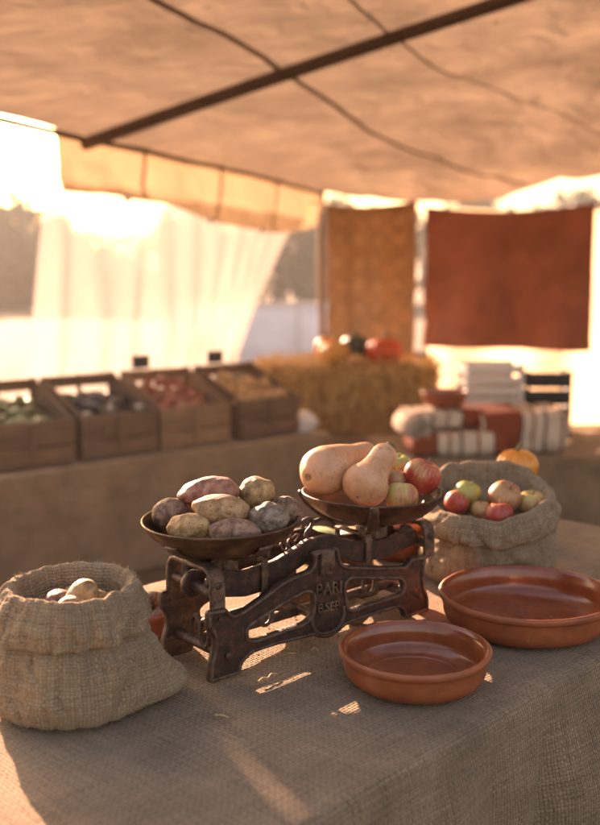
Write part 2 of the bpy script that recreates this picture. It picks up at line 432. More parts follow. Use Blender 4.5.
def plate(loops, thick, bevel=.002, res=2):
    """flat plate with holes: 2D curve extruded, returns a mesh datablock in XY, thickness along Z"""
    cu = bpy.data.curves.new('tmp', 'CURVE'); cu.dimensions = '2D'; cu.fill_mode = 'BOTH'
    cu.extrude = thick / 2 - bevel; cu.bevel_depth = bevel; cu.bevel_resolution = res; cu.offset = -bevel
    for lp in loops:
        sp = cu.splines.new('POLY'); sp.points.add(len(lp) - 1); sp.use_cyclic_u = True
        for p, q in zip(sp.points, lp): p.co = (q[0], q[1], 0, 1)
    o = bpy.data.objects.new('tmp', cu); COL.objects.link(o)
    dg = bpy.context.evaluated_depsgraph_get()
    me = bpy.data.meshes.new_from_object(o.evaluated_get(dg)); bpy.data.objects.remove(o); bpy.data.curves.remove(cu)
    return me
def text_mesh(s, size, depth):
    cu = bpy.data.curves.new('tmp', 'FONT'); cu.body = s; cu.size = size; cu.extrude = depth; cu.align_x = 'CENTER'; cu.align_y = 'CENTER'
    cu.bevel_depth = 0; cu.offset = size * .014
    o = bpy.data.objects.new('tmp', cu); COL.objects.link(o)
    dg = bpy.context.evaluated_depsgraph_get()
    me = bpy.data.meshes.new_from_object(o.evaluated_get(dg)); bpy.data.objects.remove(o); bpy.data.curves.remove(cu)
    return me
def blob(name, dims, mat, amp=.06, freq=1.6, seed=0, seg=36, rings=24, parent=None, power=1.0):
    """knobbly ellipsoid, half sizes dims"""
    bm = bmesh.new(); bmesh.ops.create_uvsphere(bm, u_segments=seg, v_segments=rings, radius=1)
    sv = Vector((seed * 3.17, seed * 1.73, seed * 2.31))
    for v in bm.verts:
        d = v.co.normalized()
        s = 1 + amp * noise.noise(d * freq + sv) * 2 + amp * .45 * noise.noise(d * freq * 2.7 + sv)
        q = Vector([math.copysign(abs(x) ** power, x) for x in d]) * s
        v.co = Vector((q.x * dims[0], q.y * dims[1], q.z * dims[2]))
    return finish(name, bm, mat, parent)
def grid(bm, nu, nv, f, uvf=None):
    uv = bm.loops.layers.uv.verify()
    V = [[bm.verts.new(Vector(f(i / nu, j / nv))) for j in range(nv + 1)] for i in range(nu + 1)]
    for i in range(nu):
        for j in range(nv):
            fc = bm.faces.new((V[i][j], V[i + 1][j], V[i + 1][j + 1], V[i][j + 1]))
            if uvf:
                for lp, (a, b) in zip(fc.loops, ((i, j), (i + 1, j), (i + 1, j + 1), (i, j + 1))): lp[uv].uv = uvf(a / nu, b / nv)
    return V
def fbm(x, y, z=0, o=3):
    s, a, f = 0, 1, 1
    for _ in range(o): s += a * noise.noise(Vector((x * f, y * f, z * f + 11.3 * f))); a *= .5; f *= 2
    return s
def smin(a, b, k):
    h = max(0, min(1, .5 + .5 * (b - a) / k)); return b * (1 - h) + a * h - k * h * (1 - h)

# ------------------------------------------------------------------ ground, field, trees
bm = bmesh.new()
box_y0, box_y1 = -40, 900
def gz(x, y):
    d = max(0, y - 12); return -.012 * d * (1 if d < 30 else 30 / d) * .6
def gf(a, b):
    x = (a - .5) * 2; x = math.copysign(abs(x) ** 3, x) * 700
    y = -40 + 940 * b ** 2.6
    return (x, y, gz(x, y) + (.012 * fbm(x * 1.3, y * 1.3) if abs(x) < 20 and y < 25 else 0))
grid(bm, 120, 120, gf)
tag(finish('ground', bm, M['ground']), kind='structure')

def tree(x, y, h, w, seed, label):
    r = random.Random(seed)
    root = empty('tree', (x, y, gz(x, y)), label, 'tree', 'trees along the far field edge')
    bm = bmesh.new(); sweep(bm, [(0, 0, -.1), (.05, .02, h * .25), (.02, .05, h * .5), (.0, .0, h * .8)], [w * .07, w * .05, w * .035, w * .01], 8)
    for k in range(5):
        a = k * 1.3 + seed; z = h * (.3 + .09 * k); q = w * .36
        sweep(bm, [(0, 0, z), (q * .5 * math.cos(a), q * .5 * math.sin(a), z + h * .1), (q * math.cos(a), q * math.sin(a), z + h * .22)], [w * .025, w * .018, w * .006], 6)
    finish('trunk', bm, M['bark'], root)
    bm = bmesh.new()
    clumps = [(Vector((r.uniform(-.42, .42) * w, r.uniform(-.42, .42) * w, h * r.uniform(.08, .86))), w * r.uniform(.14, .27)) for _ in range(22)]
    for c, rad in clumps:
        for _ in range(240):
            d = Vector((r.gauss(0, 1), r.gauss(0, 1), r.gauss(0, 1))).normalized() * rad * r.random() ** .4
            p = c + d; s = w * r.uniform(.024, .046)
            a = Vector((r.uniform(-1, 1), r.uniform(-1, 1), r.uniform(-1, 1))).normalized(); b = a.orthogonal().normalized()
            bm.faces.new([bm.verts.new(p + q) for q in (a * s, b * s * .6, -a * s, -b * s * .6)])
    finish('crown', bm, M['leaf'], root, smooth=False, recalc=False)
    return root
TREES = [(-15.5, 46, 4.6, 7, 'broad dark tree at the far left of the field beyond the sheer curtain'),
         (-9.8, 44, 3.9, 6.0, 'rounded low tree hazy through the left half of the sheer curtain'),
         (-6.6, 52, 3.2, 5.0, 'lowest bushy tree in the dip of the hazy tree line'),
         (-3.6, 46, 4.4, 5.4, 'taller tree hazy through the right side of the sheer curtain'),
         (-1.0, 45, 4.7, 4.6, 'dark green tree in the open gap above the white trailer'),
         (2.6, 50, 4.8, 5.5, 'dark tree behind the ochre hanging rug'),
         (9.0, 50, 5.0, 7, 'tree far behind the dark red hanging cloth'),
         (16.5, 52, 5.4, 8, 'rightmost tree of the far field edge')]
for i, (x, y, h, w, lb) in enumerate(TREES): tree(x, y, h, w, 11 + i, lb)

# white trailer out on the field
tr = empty('utility_trailer', (-.42, 13.6, gz(0, 13.6)), 'low white sided utility trailer parked on the field beyond the tent', 'trailer')
bm = bmesh.new()
for c, s in (((0, -.62, .62), (2.5, .05, .74)), ((0, .62, .62), (2.5, .05, .74)), ((-1.23, 0, .62), (.05, 1.19, .74)), ((1.23, 0, .62), (.05, 1.19, .74)), ((0, 0, .27), (2.44, 1.2, .05))):
    box(bm, c, s, bev=.008)
finish('body', bm, M['white_paint'], tr, sharp=40)
bm = bmesh.new()
for x in (-1.2, -.4, .4, 1.2): box(bm, (x, -.66, .62), (.05, .03, .74), bev=.004)
box(bm, (0, -.66, 1.01), (2.52, .05, .04), bev=.004)
finish('side_rail', bm, M['white_plastic'], tr, sharp=40)
for s in (-1, 1):
    bm = bmesh.new(); lathe(bm, smoothprof([(0, -.08), (.18, -.08), (.27, -.085), (.3, -.05), (.3, .05), (.27, .085), (.18, .08), (0, .08)], 3), 32)
    finish('wheel', bm, M['tyre'], tr, loc=(-.75, s * .72, .30), rot=(R(90), 0, 0))
bm = bmesh.new(); box(bm, (0, 0, 0), (1.3, .08, .08), bev=.01)
finish('drawbar', bm, M['black'], tr, loc=(1.85, 0, .3))

# ------------------------------------------------------------------ tent
CT = Vector((.19, 8.8, 0)); ET = Vector((.351, .936, 0)); IT = Vector((.936, -.351, 0))   # far corner, along left eave (away), inward
def tent(s, t, z): return CT - ET * s + IT * t + Vector((0, 0, z))
EAVE, WID, LEN = 2.10, 6.2, 5.9
def roofz(s, t):
    a = .17 * smin(t, WID - t, .35); b = .17 * s * .9
    z = EAVE + smin(a, b, .12) + .02
    bay = math.sin(math.pi * s / 2.12) ** 2; z -= .014 * bay * min(1, t / .5) * min(1, s)
    z += .02 * fbm(s * .9, t * .9) + .006 * fbm(s * 4, t * 4)
    z += .022 * max(0, 1 - 4 * abs(fbm(s * .55 + t * .5, t * 1.6 - s * .3, 3, 2))) * min(1, t * 2)
    # back eave sags between its ties
    sag = .15 * (1 - min(1, s / 1.2)) ** 2 * abs(math.sin(math.pi * min(1, max(0, t / 1.95)))) ** .8 * (1 if t < 1.95 else 0)
    return z - sag
tent_root = empty('market_tent', tent(0, 0, 0), 'large beige canvas market tent roof overhead on wooden poles', 'tent')
TO = -tent(0, 0, 0)
bm = bmesh.new()
grid(bm, 130, 90, lambda a, b: tent(LEN * a, WID * b, roofz(LEN * a, WID * b)) + TO)
o = finish('canopy', bm, M['roof'], tent_root)
def on_roof(s, t, dz): return tent(s, t, roofz(s, t) + dz) + TO
bm = bmesh.new()
seam = crom([(5.6, 1.22, 0), (4.4, 1.22, 0), (3.2, 1.14, 0), (1.9, 1.03, 0), (.9, 1.2, 0), (.2, 1.75, 0)], 12)
strap(bm, [on_roof(p.x, p.y, -.008) for p in seam], .026, .008, IT)
finish('seam', bm, M['seam'], tent_root, smooth=False)
bm = bmesh.new(); seam2 = crom([(5.6, 1.75, 0), (4.2, 1.72, 0), (3.0, 1.78, 0), (2.1, 2.0, 0), (1.0, 2.5, 0), (.3, 2.8, 0)], 10)
strap(bm, [on_roof(p.x, p.y, -.002) for p in seam2], .014, .003, IT)
finish('seam', bm, M['roof'], tent_root, smooth=False)
# eave pole and rafters
bm = bmesh.new(); sweep(bm, [tent(s, -.005, roofz(s, 0) - .022) + TO for s in [i * LEN / 16 for i in range(17)]], .017, 10)
finish('eave_rail', bm, M['beam'], tent_root)
for s in (3.72,):
    bm = bmesh.new(); sweep(bm, [tent(s + .22 * t, t, EAVE - .035 + .172 * t + .012 * math.sin(t * 1.1)) + TO for t in [i * WID / 2 / 20 for i in range(21)]], [.034 - .0004 * i for i in range(21)], 12)
    finish('rafter', bm, M['beam'], tent_root)
for s, t in ((0.0, 0.0), (5.045, .03), (LEN - .1, 0.02), (0.0, WID), (LEN - .1, WID)):  # second pole is added out of view to cut the sun streak
    bm = bmesh.new(); q = tent(s, t, 0) + TO
    sweep(bm, [q + Vector((.012 * math.sin(z * 3), 0, z)) for z in (-.02, .5, 1.0, 1.5, 2.0, EAVE + .02)], [.034, .033, .031, .03, .028, .026], 12)
    finish('tent_or_shade_pole', bm, M['pole'], tent_root)
# valance
def vz(s): return .355 + .045 * math.sin(s * 1.1 + .4) - .02 * math.cos(s * 2.0) - (.06 if s < .6 else 0) * (1 - s / .6)
def valf(a, b):
    s = .03 + (3.95) * a; d = vz(s) * b
    return tent(s, -.004 + (.025 * math.sin(s * 5) + .05 * fbm(s * 2, b * 1.5)) * b, roofz(s, 0) + .004 - d) + TO
bm = bmesh.new(); grid(bm, 140, 14, valf)
finish('valance', bm, M['valance'], tent_root)
for s in (1.05, 2.05, 3.1):
    bm = bmesh.new(); strap(bm, [valf((s - .03) / 3.95, b / 10) + IT * .008 for b in range(11)], .03, .003, ET)
    finish('valance_seam', bm, M['valance'], tent_root, smooth=False)

for i, s in enumerate((1.35, 2.2, 3.3)):  # small pale balls along the valance hem
    bm = bmesh.new(); bmesh.ops.create_uvsphere(bm, u_segments=16, v_segments=12, radius=.026)
    finish('hem_ball', bm, M['white_plastic'], tent_root, loc=valf((s - .03) / 3.95, 1) + IT * .02)

# sheer curtain along the left eave, right end drawn back
def sheer(a, b):
    s = 3.98 - 3.68 * a; z0 = EAVE - .25
    pull = max(0, a - .46) / .54
    sb = s + pull ** 1.2 * 1.5 * b ** .95 * 1.25
    fold = .03 * math.sin(s * 17 + 2 * fbm(s, b)) * (.3 + b) + .05 * fbm(s * 1.3, b)
    out = -.07 - .18 * b - .25 * max(0, (sb - 3.6)) * b
    return tent(sb, out + fold, z0 * (1 - b) + .03)
bm = bmesh.new(); grid(bm, 170, 40, sheer)
tag(finish('sheer_curtain', bm, M['sheer']), 'thin cream sheer curtain hanging behind the crates, its right side drawn back diagonally', 'curtain')

# added unseen panel by the left eave, keeps sun off the front table
def shadep(a, b):
    s_ = 5.04 + .13 * a
    return tent(s_ + .016 * math.sin(b * 55) * (1 - a), -.03 + .03 * math.sin(s_ * 19) * (.3 + b) + .03 * fbm(s_ * 2, b * 2), (EAVE - .03) * (1 - b) + .04)
bm = bmesh.new(); grid(bm, 16, 90, shadep)
tag(finish('shade_panel', bm, M['valance']), 'unseen canvas strip added to shade the front table, beside an added pole', 'curtain')

# back wall cloth
def wallf(a, b):
    t = .93 + 3.2 * a
    return tent(.05 + .05 * math.sin(t * 9 + b * 2) * (.3 + b) + .06 * fbm(t, b * 2) - .25 * b, t, (EAVE - .24 - .03 * math.sin(t * 4)) * (1 - b) + .03)
bm = bmesh.new(); grid(bm, 110, 40, wallf)
tag(finish('wall_curtain', bm, M['wallcloth']), 'cream canvas back curtain hanging behind the dark red cloth', 'curtain')

# hanging line, rug, red cloth
def linez(t): return (1.985 if t < .97 else 1.915) - .06 * abs(math.sin(math.pi * min(t, 1.0) / 1.0)) - (.0 if t < 1 else .05 * abs(math.sin(math.pi * (t - 1) / 1.3)))
bm = bmesh.new(); sweep(bm, [tent(.32, t, linez(t)) for t in [i * .1 for i in range(-0, 42)]], .006, 6)
tag(finish('hanging_rope', bm, M['rope']), 'thin rope stretched along the back of the tent holding the hung cloths', 'rope')
def hang(t0, t1, zb, s0, seed, sway=.04):
    def f(a, b):
        t = t0 + (t1 - t0) * a + .02 * (b) * math.sin(a * 5 + seed); z = linez(t) * (1 - b) + zb * b + .02 * math.sin(a * math.pi) * (b - .5) * 0
        return tent(s0 + sway * math.sin(a * 11 + seed + b) * (.35 + b) + .05 * fbm(a * 3 + seed, b * 3) + .03 * abs(math.sin((a - .5) * 9 * (1 - .5 * b) + fbm(a * 2, b * 2))), t, z + .004)
    return f
bm = bmesh.new(); grid(bm, 50, 50, hang(.17, .93, .66, .335, 1), lambda a, b: (a, b * 1.6))
o = finish('hanging_rug', bm, M['rug']); tag(o, 'faded ochre and brown patterned rug hanging beside the corner pole', 'rug')
sm = o.modifiers.new('thick', 'SOLIDIFY'); sm.thickness = .012
bm = bmesh.new(); grid(bm, 60, 40, hang(1.0, 2.3, .80, .335, 4, .05), lambda a, b: (a, b * 1.6))
o = finish('hanging_cloth', bm, M['redcloth']); tag(o, 'dark brick red cloth hanging at the back of the tent, right of the ochre rug', 'cloth')
sm = o.modifiers.new('thick', 'SOLIDIFY'); sm.thickness = .006

# ------------------------------------------------------------------ far stall: tables, cloths, crates, produce
def frame_at(P0, ang):
    U_ = Vector((math.cos(ang), math.sin(ang), 0)); N_ = Vector((-math.sin(ang), math.cos(ang), 0))
    return lambda u, n, z: Vector(P0) + U_ * u + N_ * n + Vector((0, 0, z))
def draped_table(fr, u0, u1, n0, n1, H, tname, tlabel, cname, clabel, mat, drop, over=.02, nu=120, nv=90, ang=0, rough=1.0, r=.018):
    root = empty(tname, fr((u0 + u1) / 2, (n0 + n1) / 2, 0), tlabel, 'table', rotz=ang)
    L, Wd = u1 - u0, n1 - n0
    bm = bmesh.new(); box(bm, (0, 0, H - .03), (L - .01, Wd - .01, .04), bev=.004); finish('table_top', bm, M['crate'], root, sharp=40)
    for sx in (-1, 1):
        for sy in (-1, 1):
            bm = bmesh.new(); box(bm, (sx * (L / 2 - .08), sy * (Wd / 2 - .08), (H - .052) / 2), (.06, .06, H - .052), bev=.004)
            finish('leg', bm, M['crate'], root, sharp=40)
    # cloth: every grid line runs down the side, across the top and down the other side
    def edge(x, a, b):
        # returns (flat coordinate, drop) for arc coordinate x, rounded over the edges
        q = math.pi / 2 * r
        if x < a: d = a - x; s = -1; e = a
        elif x > b: d = x - b; s = 1; e = b
        else: return x, 0
        if d < q: th = d / r; return e + s * r * math.sin(th), r * (1 - math.cos(th))
        return e + s * r, r + d - q
    def f(a, b):
        U0, U1, V0, V1 = u0 - drop, u1 + drop, n0 - drop, n1 + drop
        x, y = U0 + (U1 - U0) * a, V0 + (V1 - V0) * b
        fx, dx = edge(x, u0, u1); fy, dy = edge(y, n0, n1)
        dz = max(dx, dy) if min(dx, dy) < .02 else max(dx, dy)
        w = 0
        if dz > .02:
            k = min(1, (dz - .02) / .15)
            along = x if dy >= dx else y
            w = k * (.026 * math.sin(along * 19 + 2.5 * fbm(along * 2, dz * 2)) + .03 * fbm(along * 3, dz * 1.5)) + .022 * k
        if dy >= dx and dy > 0: fy += math.copysign(w, fy - (n0 + n1) / 2)
        elif dx > 0: fx += math.copysign(w, fx - (u0 + u1) / 2)
        flat = 1 if dz < .01 else 0
        z = H - dz + flat * rough * (.002 * fbm(x * 9, y * 9) + .0035 * max(0, fbm(x * 3.3 + 5, y * 5) - .15) + .0022 * max(0, 1 - 7 * abs(fbm(x * 2.3 + y * .8, y * 3.1 - x, 4, 2))))
        return fr(fx, fy, max(.012, z))
    bm = bmesh.new(); U0, V0 = u0 - drop, n0 - drop
    grid(bm, nu, nv, f, lambda a, b: ((u1 - u0 + 2 * drop) * a, (n1 - n0 + 2 * drop) * b))
    return root, tag(finish(cname, bm, mat), clabel, 'cloth')

SA = R(40); sf = frame_at((-.98, 4.42, 0), SA); SH = .545
draped_table(sf, -1.5, 1.47, 0, .62, SH, 'market_table', 'long low stall table under burlap carrying the wooden crates', 'burlap_cloth', 'brown burlap cover draped to the ground over the crate stall table', M['burlap_far'], .54, ang=SA, nu=160, nv=80)

def crate(mat, depth=.40, width=.40, hf=.22, hb=.375):
    root = empty('wooden_crate', (0, 0, 0)); th = .014
    bm = bmesh.new()
    zz = [(0.012, .09), (.098, hf - .008)]
    for a, b in zz: box(bm, (0, -depth / 2, (a + b) / 2), (width, th, b - a), bev=.003)
    box(bm, (0, -depth / 2 - th * .7, hf / 2), (.03, th * .6, hf - .02)); 
    finish('front_panel', bm, mat, root, sharp=40)
    bm = bmesh.new(); h = hb - .015
    for a, b in ((.012, h * .34), (h * .5, h * .66), (h * .84, h)): box(bm, (0, depth / 2, (a + b) / 2), (width, th, b - a), bev=.003)
    for sx in (-1, 0, 1): box(bm, (sx * (width / 2 - .02), depth / 2 - th - .001, h / 2 + .005), (.036 if sx else .02, th, h), bev=.002)
    finish('back_panel', bm, mat, root, sharp=40)
    for sx in (-1, 1):
        bm = bmesh.new(); x0 = sx * (width / 2 - .012) - .006; ps = [(-depth / 2 + .01, .012), (depth / 2 - .03, .012), (depth / 2 - .03, hb - .02), (-depth / 2 + .01, hf - .012)]
        A = [bm.verts.new((x0, p[0], p[1])) for p in ps]; B = [bm.verts.new((x0 + .012, p[0], p[1])) for p in ps]
        bm.faces.new(A); bm.faces.new(B[::-1])
        for k in range(4): bm.faces.new((A[k], A[(k + 1) % 4], B[(k + 1) % 4], B[k]))
        finish('side_panel', bm, mat, root, smooth=False)
    bm = bmesh.new(); box(bm, (0, -.005, .008), (width - .03, depth - .04, .012)); finish('base', bm, mat, root, smooth=False)
    return root
CR = []
for i, (u, mt, lb) in enumerate(((-.64, 'crate', 'wooden produce crate at the far left end of the stall table'),
                                 (-.20, 'crate', 'dark wooden crate of small green squashes next left of the eggplant crate'),
                                 (.23, 'crate', 'dark slatted wooden crate heaped with eggplants'),
                                 (.665, 'crate2', 'paler wooden crate of reddish roots between the eggplant and onion crates'),
                                 (1.12, 'crate', 'dark wooden crate of tan onions at the right end of the stall'))):
    c = crate(M[mt]); c.location = sf(u, .26, SH + .004); c.rotation_euler = (0, 0, SA + R((2, -1, 1, -2, 3)[i]))
    tag(c, lb, 'crate', 'wooden crates on the far stall'); CR.append(c)
def fill(c, proto_fn, n, label, cat, group, seed, scale=1):
    r = random.Random(seed); protos = [proto_fn(k) for k in range(3)]
    k = 0
    nx, ny = 5, 4
    for lay in range(2):
        for iy in range(ny):
            for ix in range(nx):
                if k >= n: break
                x = -.145 + .29 * ix / (nx - 1) + r.uniform(-.014, .014); y = -.13 + .26 * iy / (ny - 1) + r.uniform(-.012, .012)
                z = .14 + .045 * lay + (y + .15) * .36 + r.uniform(-.008, .012)
                if lay == 1 and r.random() < .35: continue
                p = protos[k % 3]
                o = p if k < 3 else dup(p, (0, 0, 0))
                o.location = c.matrix_basis @ Vector((x, y, z)); o.rotation_euler = (r.uniform(-.5, .5), r.uniform(-.5, .5), r.uniform(0, 6.28))
                s = r.uniform(.85, 1.12) * scale; o.scale = (s, s, s)
                tag(o, label, cat, group); k += 1
def egg_proto(k):
    bm = bmesh.new(); L = .085
    pts = crom([(-L, 0, 0), (-L * .8, 0, 0), (-L * .3, 0, .004), (L * .3, 0, .002), (L * .8, 0, -.004), (L, 0, -.004)], 4)
    rr = crom1([.003, .026, .039, .034, .022, .004], 4); sweep(bm, pts, [max(.002, q) for q in rr], 14)
    o = finish('eggplant', bm, M['eggplant'])
    bm = bmesh.new(); sweep(bm, [(L * .78, 0, -.004), (L * .95, 0, -.004), (L * 1.15, .004, .003)], [.0235, .012, .005], 8); finish('stem', bm, M['green'], o); return o
def squash_proto(k): return blob('green_squash', (.05, .036, .034), M['green'], .06, 1.5, 30 + k, 16, 10)
def root_proto(k):
    bm = bmesh.new(); sweep(bm, crom([(-.07, 0, 0), (-.055, 0, 0), (0, .004, 0), (.06, 0, .004), (.085, 0, 0)], 4), [max(.002, q) for q in crom1([.004, .024, .026, .014, .003], 4)], 12)
    return finish('root_vegetable', bm, M['carrot'])
def onion_proto(k):
    bm = bmesh.new(); lathe(bm, smoothprof([(0, -.036), (.018, -.034), (.038, -.012), (.036, .014), (.018, .032), (.006, .042), (.004, .058), (0, .059)], 3), 18)
    return finish('onion', bm, M['onion'])
fill(CR[0], squash_proto, 22, 'small green squash heaped in the far left crate', 'squash', 'green squashes in the far left crate', 1)
fill(CR[1], squash_proto, 26, 'small green squash in the crate left of the eggplants', 'squash', 'green squashes beside the eggplant crate', 2)
fill(CR[2], egg_proto, 26, 'glossy dark eggplant heaped in the slatted wooden crate', 'eggplant', 'eggplants in the crate', 3, .95)
fill(CR[3], root_proto, 32, 'reddish root vegetable heaped in the paler crate', 'root vegetable', 'reddish roots in the middle crate', 4)
fill(CR[4], onion_proto, 34, 'tan onion heaped in the right hand crate', 'onion', 'onions in the right crate', 5)
# chalk price cards on sticks
for i, (u, n, lb) in enumerate(((.60, .475, 'small black price card on a stick above the reddish root crate'), (1.07, .475, 'small black price card on a stick above the tan onion crate'))):
    r_ = empty('price_card', sf(u, n, SH + .004), lb, 'price card', 'black price cards behind the crates', SA)
    bm = bmesh.new(); box(bm, (0, 0, .40), (.105, .006, .068), bev=.002); finish('card', bm, M['black'], r_, sharp=40)
    bm = bmesh.new(); sweep(bm, [(0, .006, 0), (0, .006, .25), (0, .006, .40)], .004, 6); finish('stick', bm, M['stem'], r_)
    bm = bmesh.new(); box(bm, (0, 0, .003), (.06, .04, .006)); finish('foot', bm, M['stem'], r_, smooth=False)

# bench, hay bale, pumpkins
bf = frame_at((-.34, 6.28, 0), R(-4)); BH = .38
draped_table(bf, -.12, 2.6, 0, .62, BH, 'low_bench', 'low bench under brown burlap carrying the hay bale', 'bench_cover', 'brown burlap cover over the low bench beneath the hay bale', M['burlap_far'], .36, ang=R(-4), nu=110, nv=60)
hb = empty('hay_bale', bf(.62, .28, BH + .004), 'rectangular golden hay bale topped with pumpkins', 'hay bale', rotz=R(-4))
bm = bmesh.new(); HL, HW, HH = 1.12, .46, .425
def hayf(a):
    return a
vs = box(bm, (0, 0, HH / 2), (HL, HW, HH), bev=.03)
bmesh.ops.subdivide_edges(bm, edges=bm.edges[:], cuts=12, use_grid_fill=True)
for v in bm.verts:
    q = v.co; d = Vector((q.x / HL, q.y / HW, (q.z - HH / 2) / HH)).normalized()
    v.co = q + d * (.022 * fbm(q.x * 9, q.y * 9, q.z * 14)) * (1 if q.z > .02 else 0)
finish('bale_body', bm, M['hay'], hb)
bm = bmesh.new(); r = random.Random(3)
for _ in range(3600):
    f = r.choice('ffftttl r')
    if f == 'f': p = Vector((r.uniform(-.5, .5) * HL, -HW / 2, r.uniform(.02, 1) * HH)); nn = Vector((0, -1, 0))
    elif f == 't': p = Vector((r.uniform(-.5, .5) * HL, r.uniform(-.5, .5) * HW, HH)); nn = Vector((0, 0, 1))
    else: s = -1 if f == 'l' else 1; p = Vector((s * HL / 2, r.uniform(-.5, .5) * HW, r.uniform(.02, 1) * HH)); nn = Vector((s, 0, 0))
    d = (Vector((r.uniform(-.6, .6), r.uniform(-1, 1), r.uniform(-1, 1))) + nn * r.uniform(-.05, .22)).normalized(); L = r.uniform(.03, .09)
    q = d.orthogonal().normalized() * .0032; q2 = d.cross(q)
    a = [bm.verts.new(p + nn * .006 + x) for x in (q, -q * .5 + q2, -q * .5 - q2)]; b = [bm.verts.new(p + nn * .008 + d * L + x) for x in (q, -q * .5 + q2, -q * .5 - q2)]
    for k in range(3): bm.faces.new((a[k], a[(k + 1) % 3], b[(k + 1) % 3], b[k]))
tag(finish('loose_straw', bm, M['straw'], hb, smooth=False, recalc=False), kind='stuff')
for y in (-.12, .12):
    bm = bmesh.new(); e = .012
    sweep(bm, crom([(-HL / 2 - e, y, .02), (-HL / 2 - e, y, HH), (-HL / 2 + .03, y, HH + e), (HL / 2 - .03, y, HH + e), (HL / 2 + e, y, HH), (HL / 2 + e, y, .02)], 5), .004, 6)
    finish('twine', bm, M['rope'], hb)
def pumpkin(loc, r, flat, mat, label, ribs=10, rot=(0, 0, 0), name='pumpkin'):
    bm = bmesh.new(); seg = ribs * 8
    prof = smoothprof([(0, -.82), (.35, -.92), (.8, -.62), (1.0, 0), (.82, .6), (.4, .88), (.12, .78), (0, .74)], 4)
    rg = lathe(bm, prof, seg)
    for v in bm.verts:
        a = math.atan2(v.co.y, v.co.x); k = 1 - .09 * (1 - abs(math.sin(a * ribs / 2))) ** 1.5
        v.co = Vector((v.co.x * k * r, v.co.y * k * r, v.co.z * r * flat))
    root = finish(name, bm, mat, loc=loc, rot=rot); tag(root, label, 'pumpkin')
    bm = bmesh.new(); sweep(bm, crom([(0, 0, .72 * r * flat), (.02 * r, 0, r * flat), (.2 * r, .05 * r, r * flat * 1.25)], 4), [.16 * r] + [.1 * r] * 7 + [.12 * r], 8)
    finish('stem', bm, M['stem'], root); return root
bt = BH + HH + .006
def onbale(px, n, z): # along the bale
    return bf(px, n, z)
pumpkin(onbale(.87, .25, bt + .088), .125, .76, M['pumpkin_red'], 'large glossy red orange pumpkin on the hay bale')
pumpkin(onbale(.55, .22, bt + .074), .105, .78, M['pumpkin_ochre'], 'ochre ribbed pumpkin at the left end of the group on the bale')
pumpkin(onbale(.68, .40, bt + .1), .10, .95, M['pumpkin_green'], 'dark green pumpkin behind the ochre pumpkin on the bale')
pumpkin(onbale(.68, .13, bt + .04), .055, .8, M['onion'], 'small pale squash at the front of the hay bale')
pumpkin(onbale(.49, .42, bt + .09), .085, 1.0, M['pumpkin_orange'], 'small orange pumpkin at the back of the bale group')

# right bench with blankets, bowl, crates
rf = frame_at((.50, 5.15, 0), R(4)); RH = .44
draped_table(rf, -.02, 1.7, 0, .8, RH, 'side_bench', 'low bench under tan burlap holding the striped blankets', 'side_bench_cover', 'tan burlap cover over the bench of striped blankets', M['burlap_far'], .42, ang=R(4), nu=90, nv=60)
def folded(loc, L, D, H, rot, label, shift, layers=3):
    """a thick woven blanket lying folded: soft rounded slab, one closed sheet, stripes across it"""
    root = empty('striped_blanket', loc, label, 'blanket', 'striped woven blankets', rot)
    bm = bmesh.new(); uv = bm.loops.layers.uv.verify(); nx, m_ = 60, 48; rings = []
    for i in range(nx + 1):
        x = -L / 2 + L * i / nx; row = []; e = min(1, min(i, nx - i) / 4) ** .5
        for j in range(m_):
            a = 2 * math.pi * j / m_; c, q = math.cos(a), math.sin(a)
            y = math.copysign(abs(c) ** .45, c) * D / 2; z = math.copysign(abs(q) ** .5, q) * H / 2
            lay = .010 * (1 - abs(math.sin(z / H * math.pi * layers + .3))) ** 2 * (1 if abs(c) > .7 else 0)
            y -= math.copysign(lay, c); z = z * (.86 + .14 * e) + H / 2
            k = min(1, z / .03)
            y += k * (.022 * fbm(x * 5, z * 9, 2 + rot) + .012 * math.sin(x * 26 + 2 * fbm(x * 3, z * 8)) * (1 - z / H * .5)) ; z += k * .018 * fbm(x * 5 + rot * 9, y * 5)
            row.append(bm.verts.new((x + .012 * fbm(y * 8, z * 8), y, max(0, z))))
        rings.append(row)
    for i in range(nx):
        for j in range(m_):
            f = bm.faces.new((rings[i][j], rings[i + 1][j], rings[i + 1][(j + 1) % m_], rings[i][(j + 1) % m_]))
            for lp, (a, b) in zip(f.loops, ((i, j), (i + 1, j), (i + 1, j + 1), (i, j + 1))): lp[uv].uv = (a / nx * L * 2.0 + shift, b * .05)
    bm.faces.new(rings[0][::-1]); bm.faces.new(rings[-1])
    finish('folded_layers', bm, M['stripe'], root); return root
folded(rf(.34, .16, RH + .006), .50, .36, .13, R(4), 'terracotta and white striped blanket folded lowest at the front of the bench', .1)
folded(rf(.29, .24, RH + .138), .40, .30, .10, R(10), 'striped blanket folded on top beneath the clay bowl', .42, 2)
folded(rf(.70, .22, RH + .006), .46, .40, .24, R(2), 'taller stack of terracotta and white striped blanket beside the white crate', .93, 4)
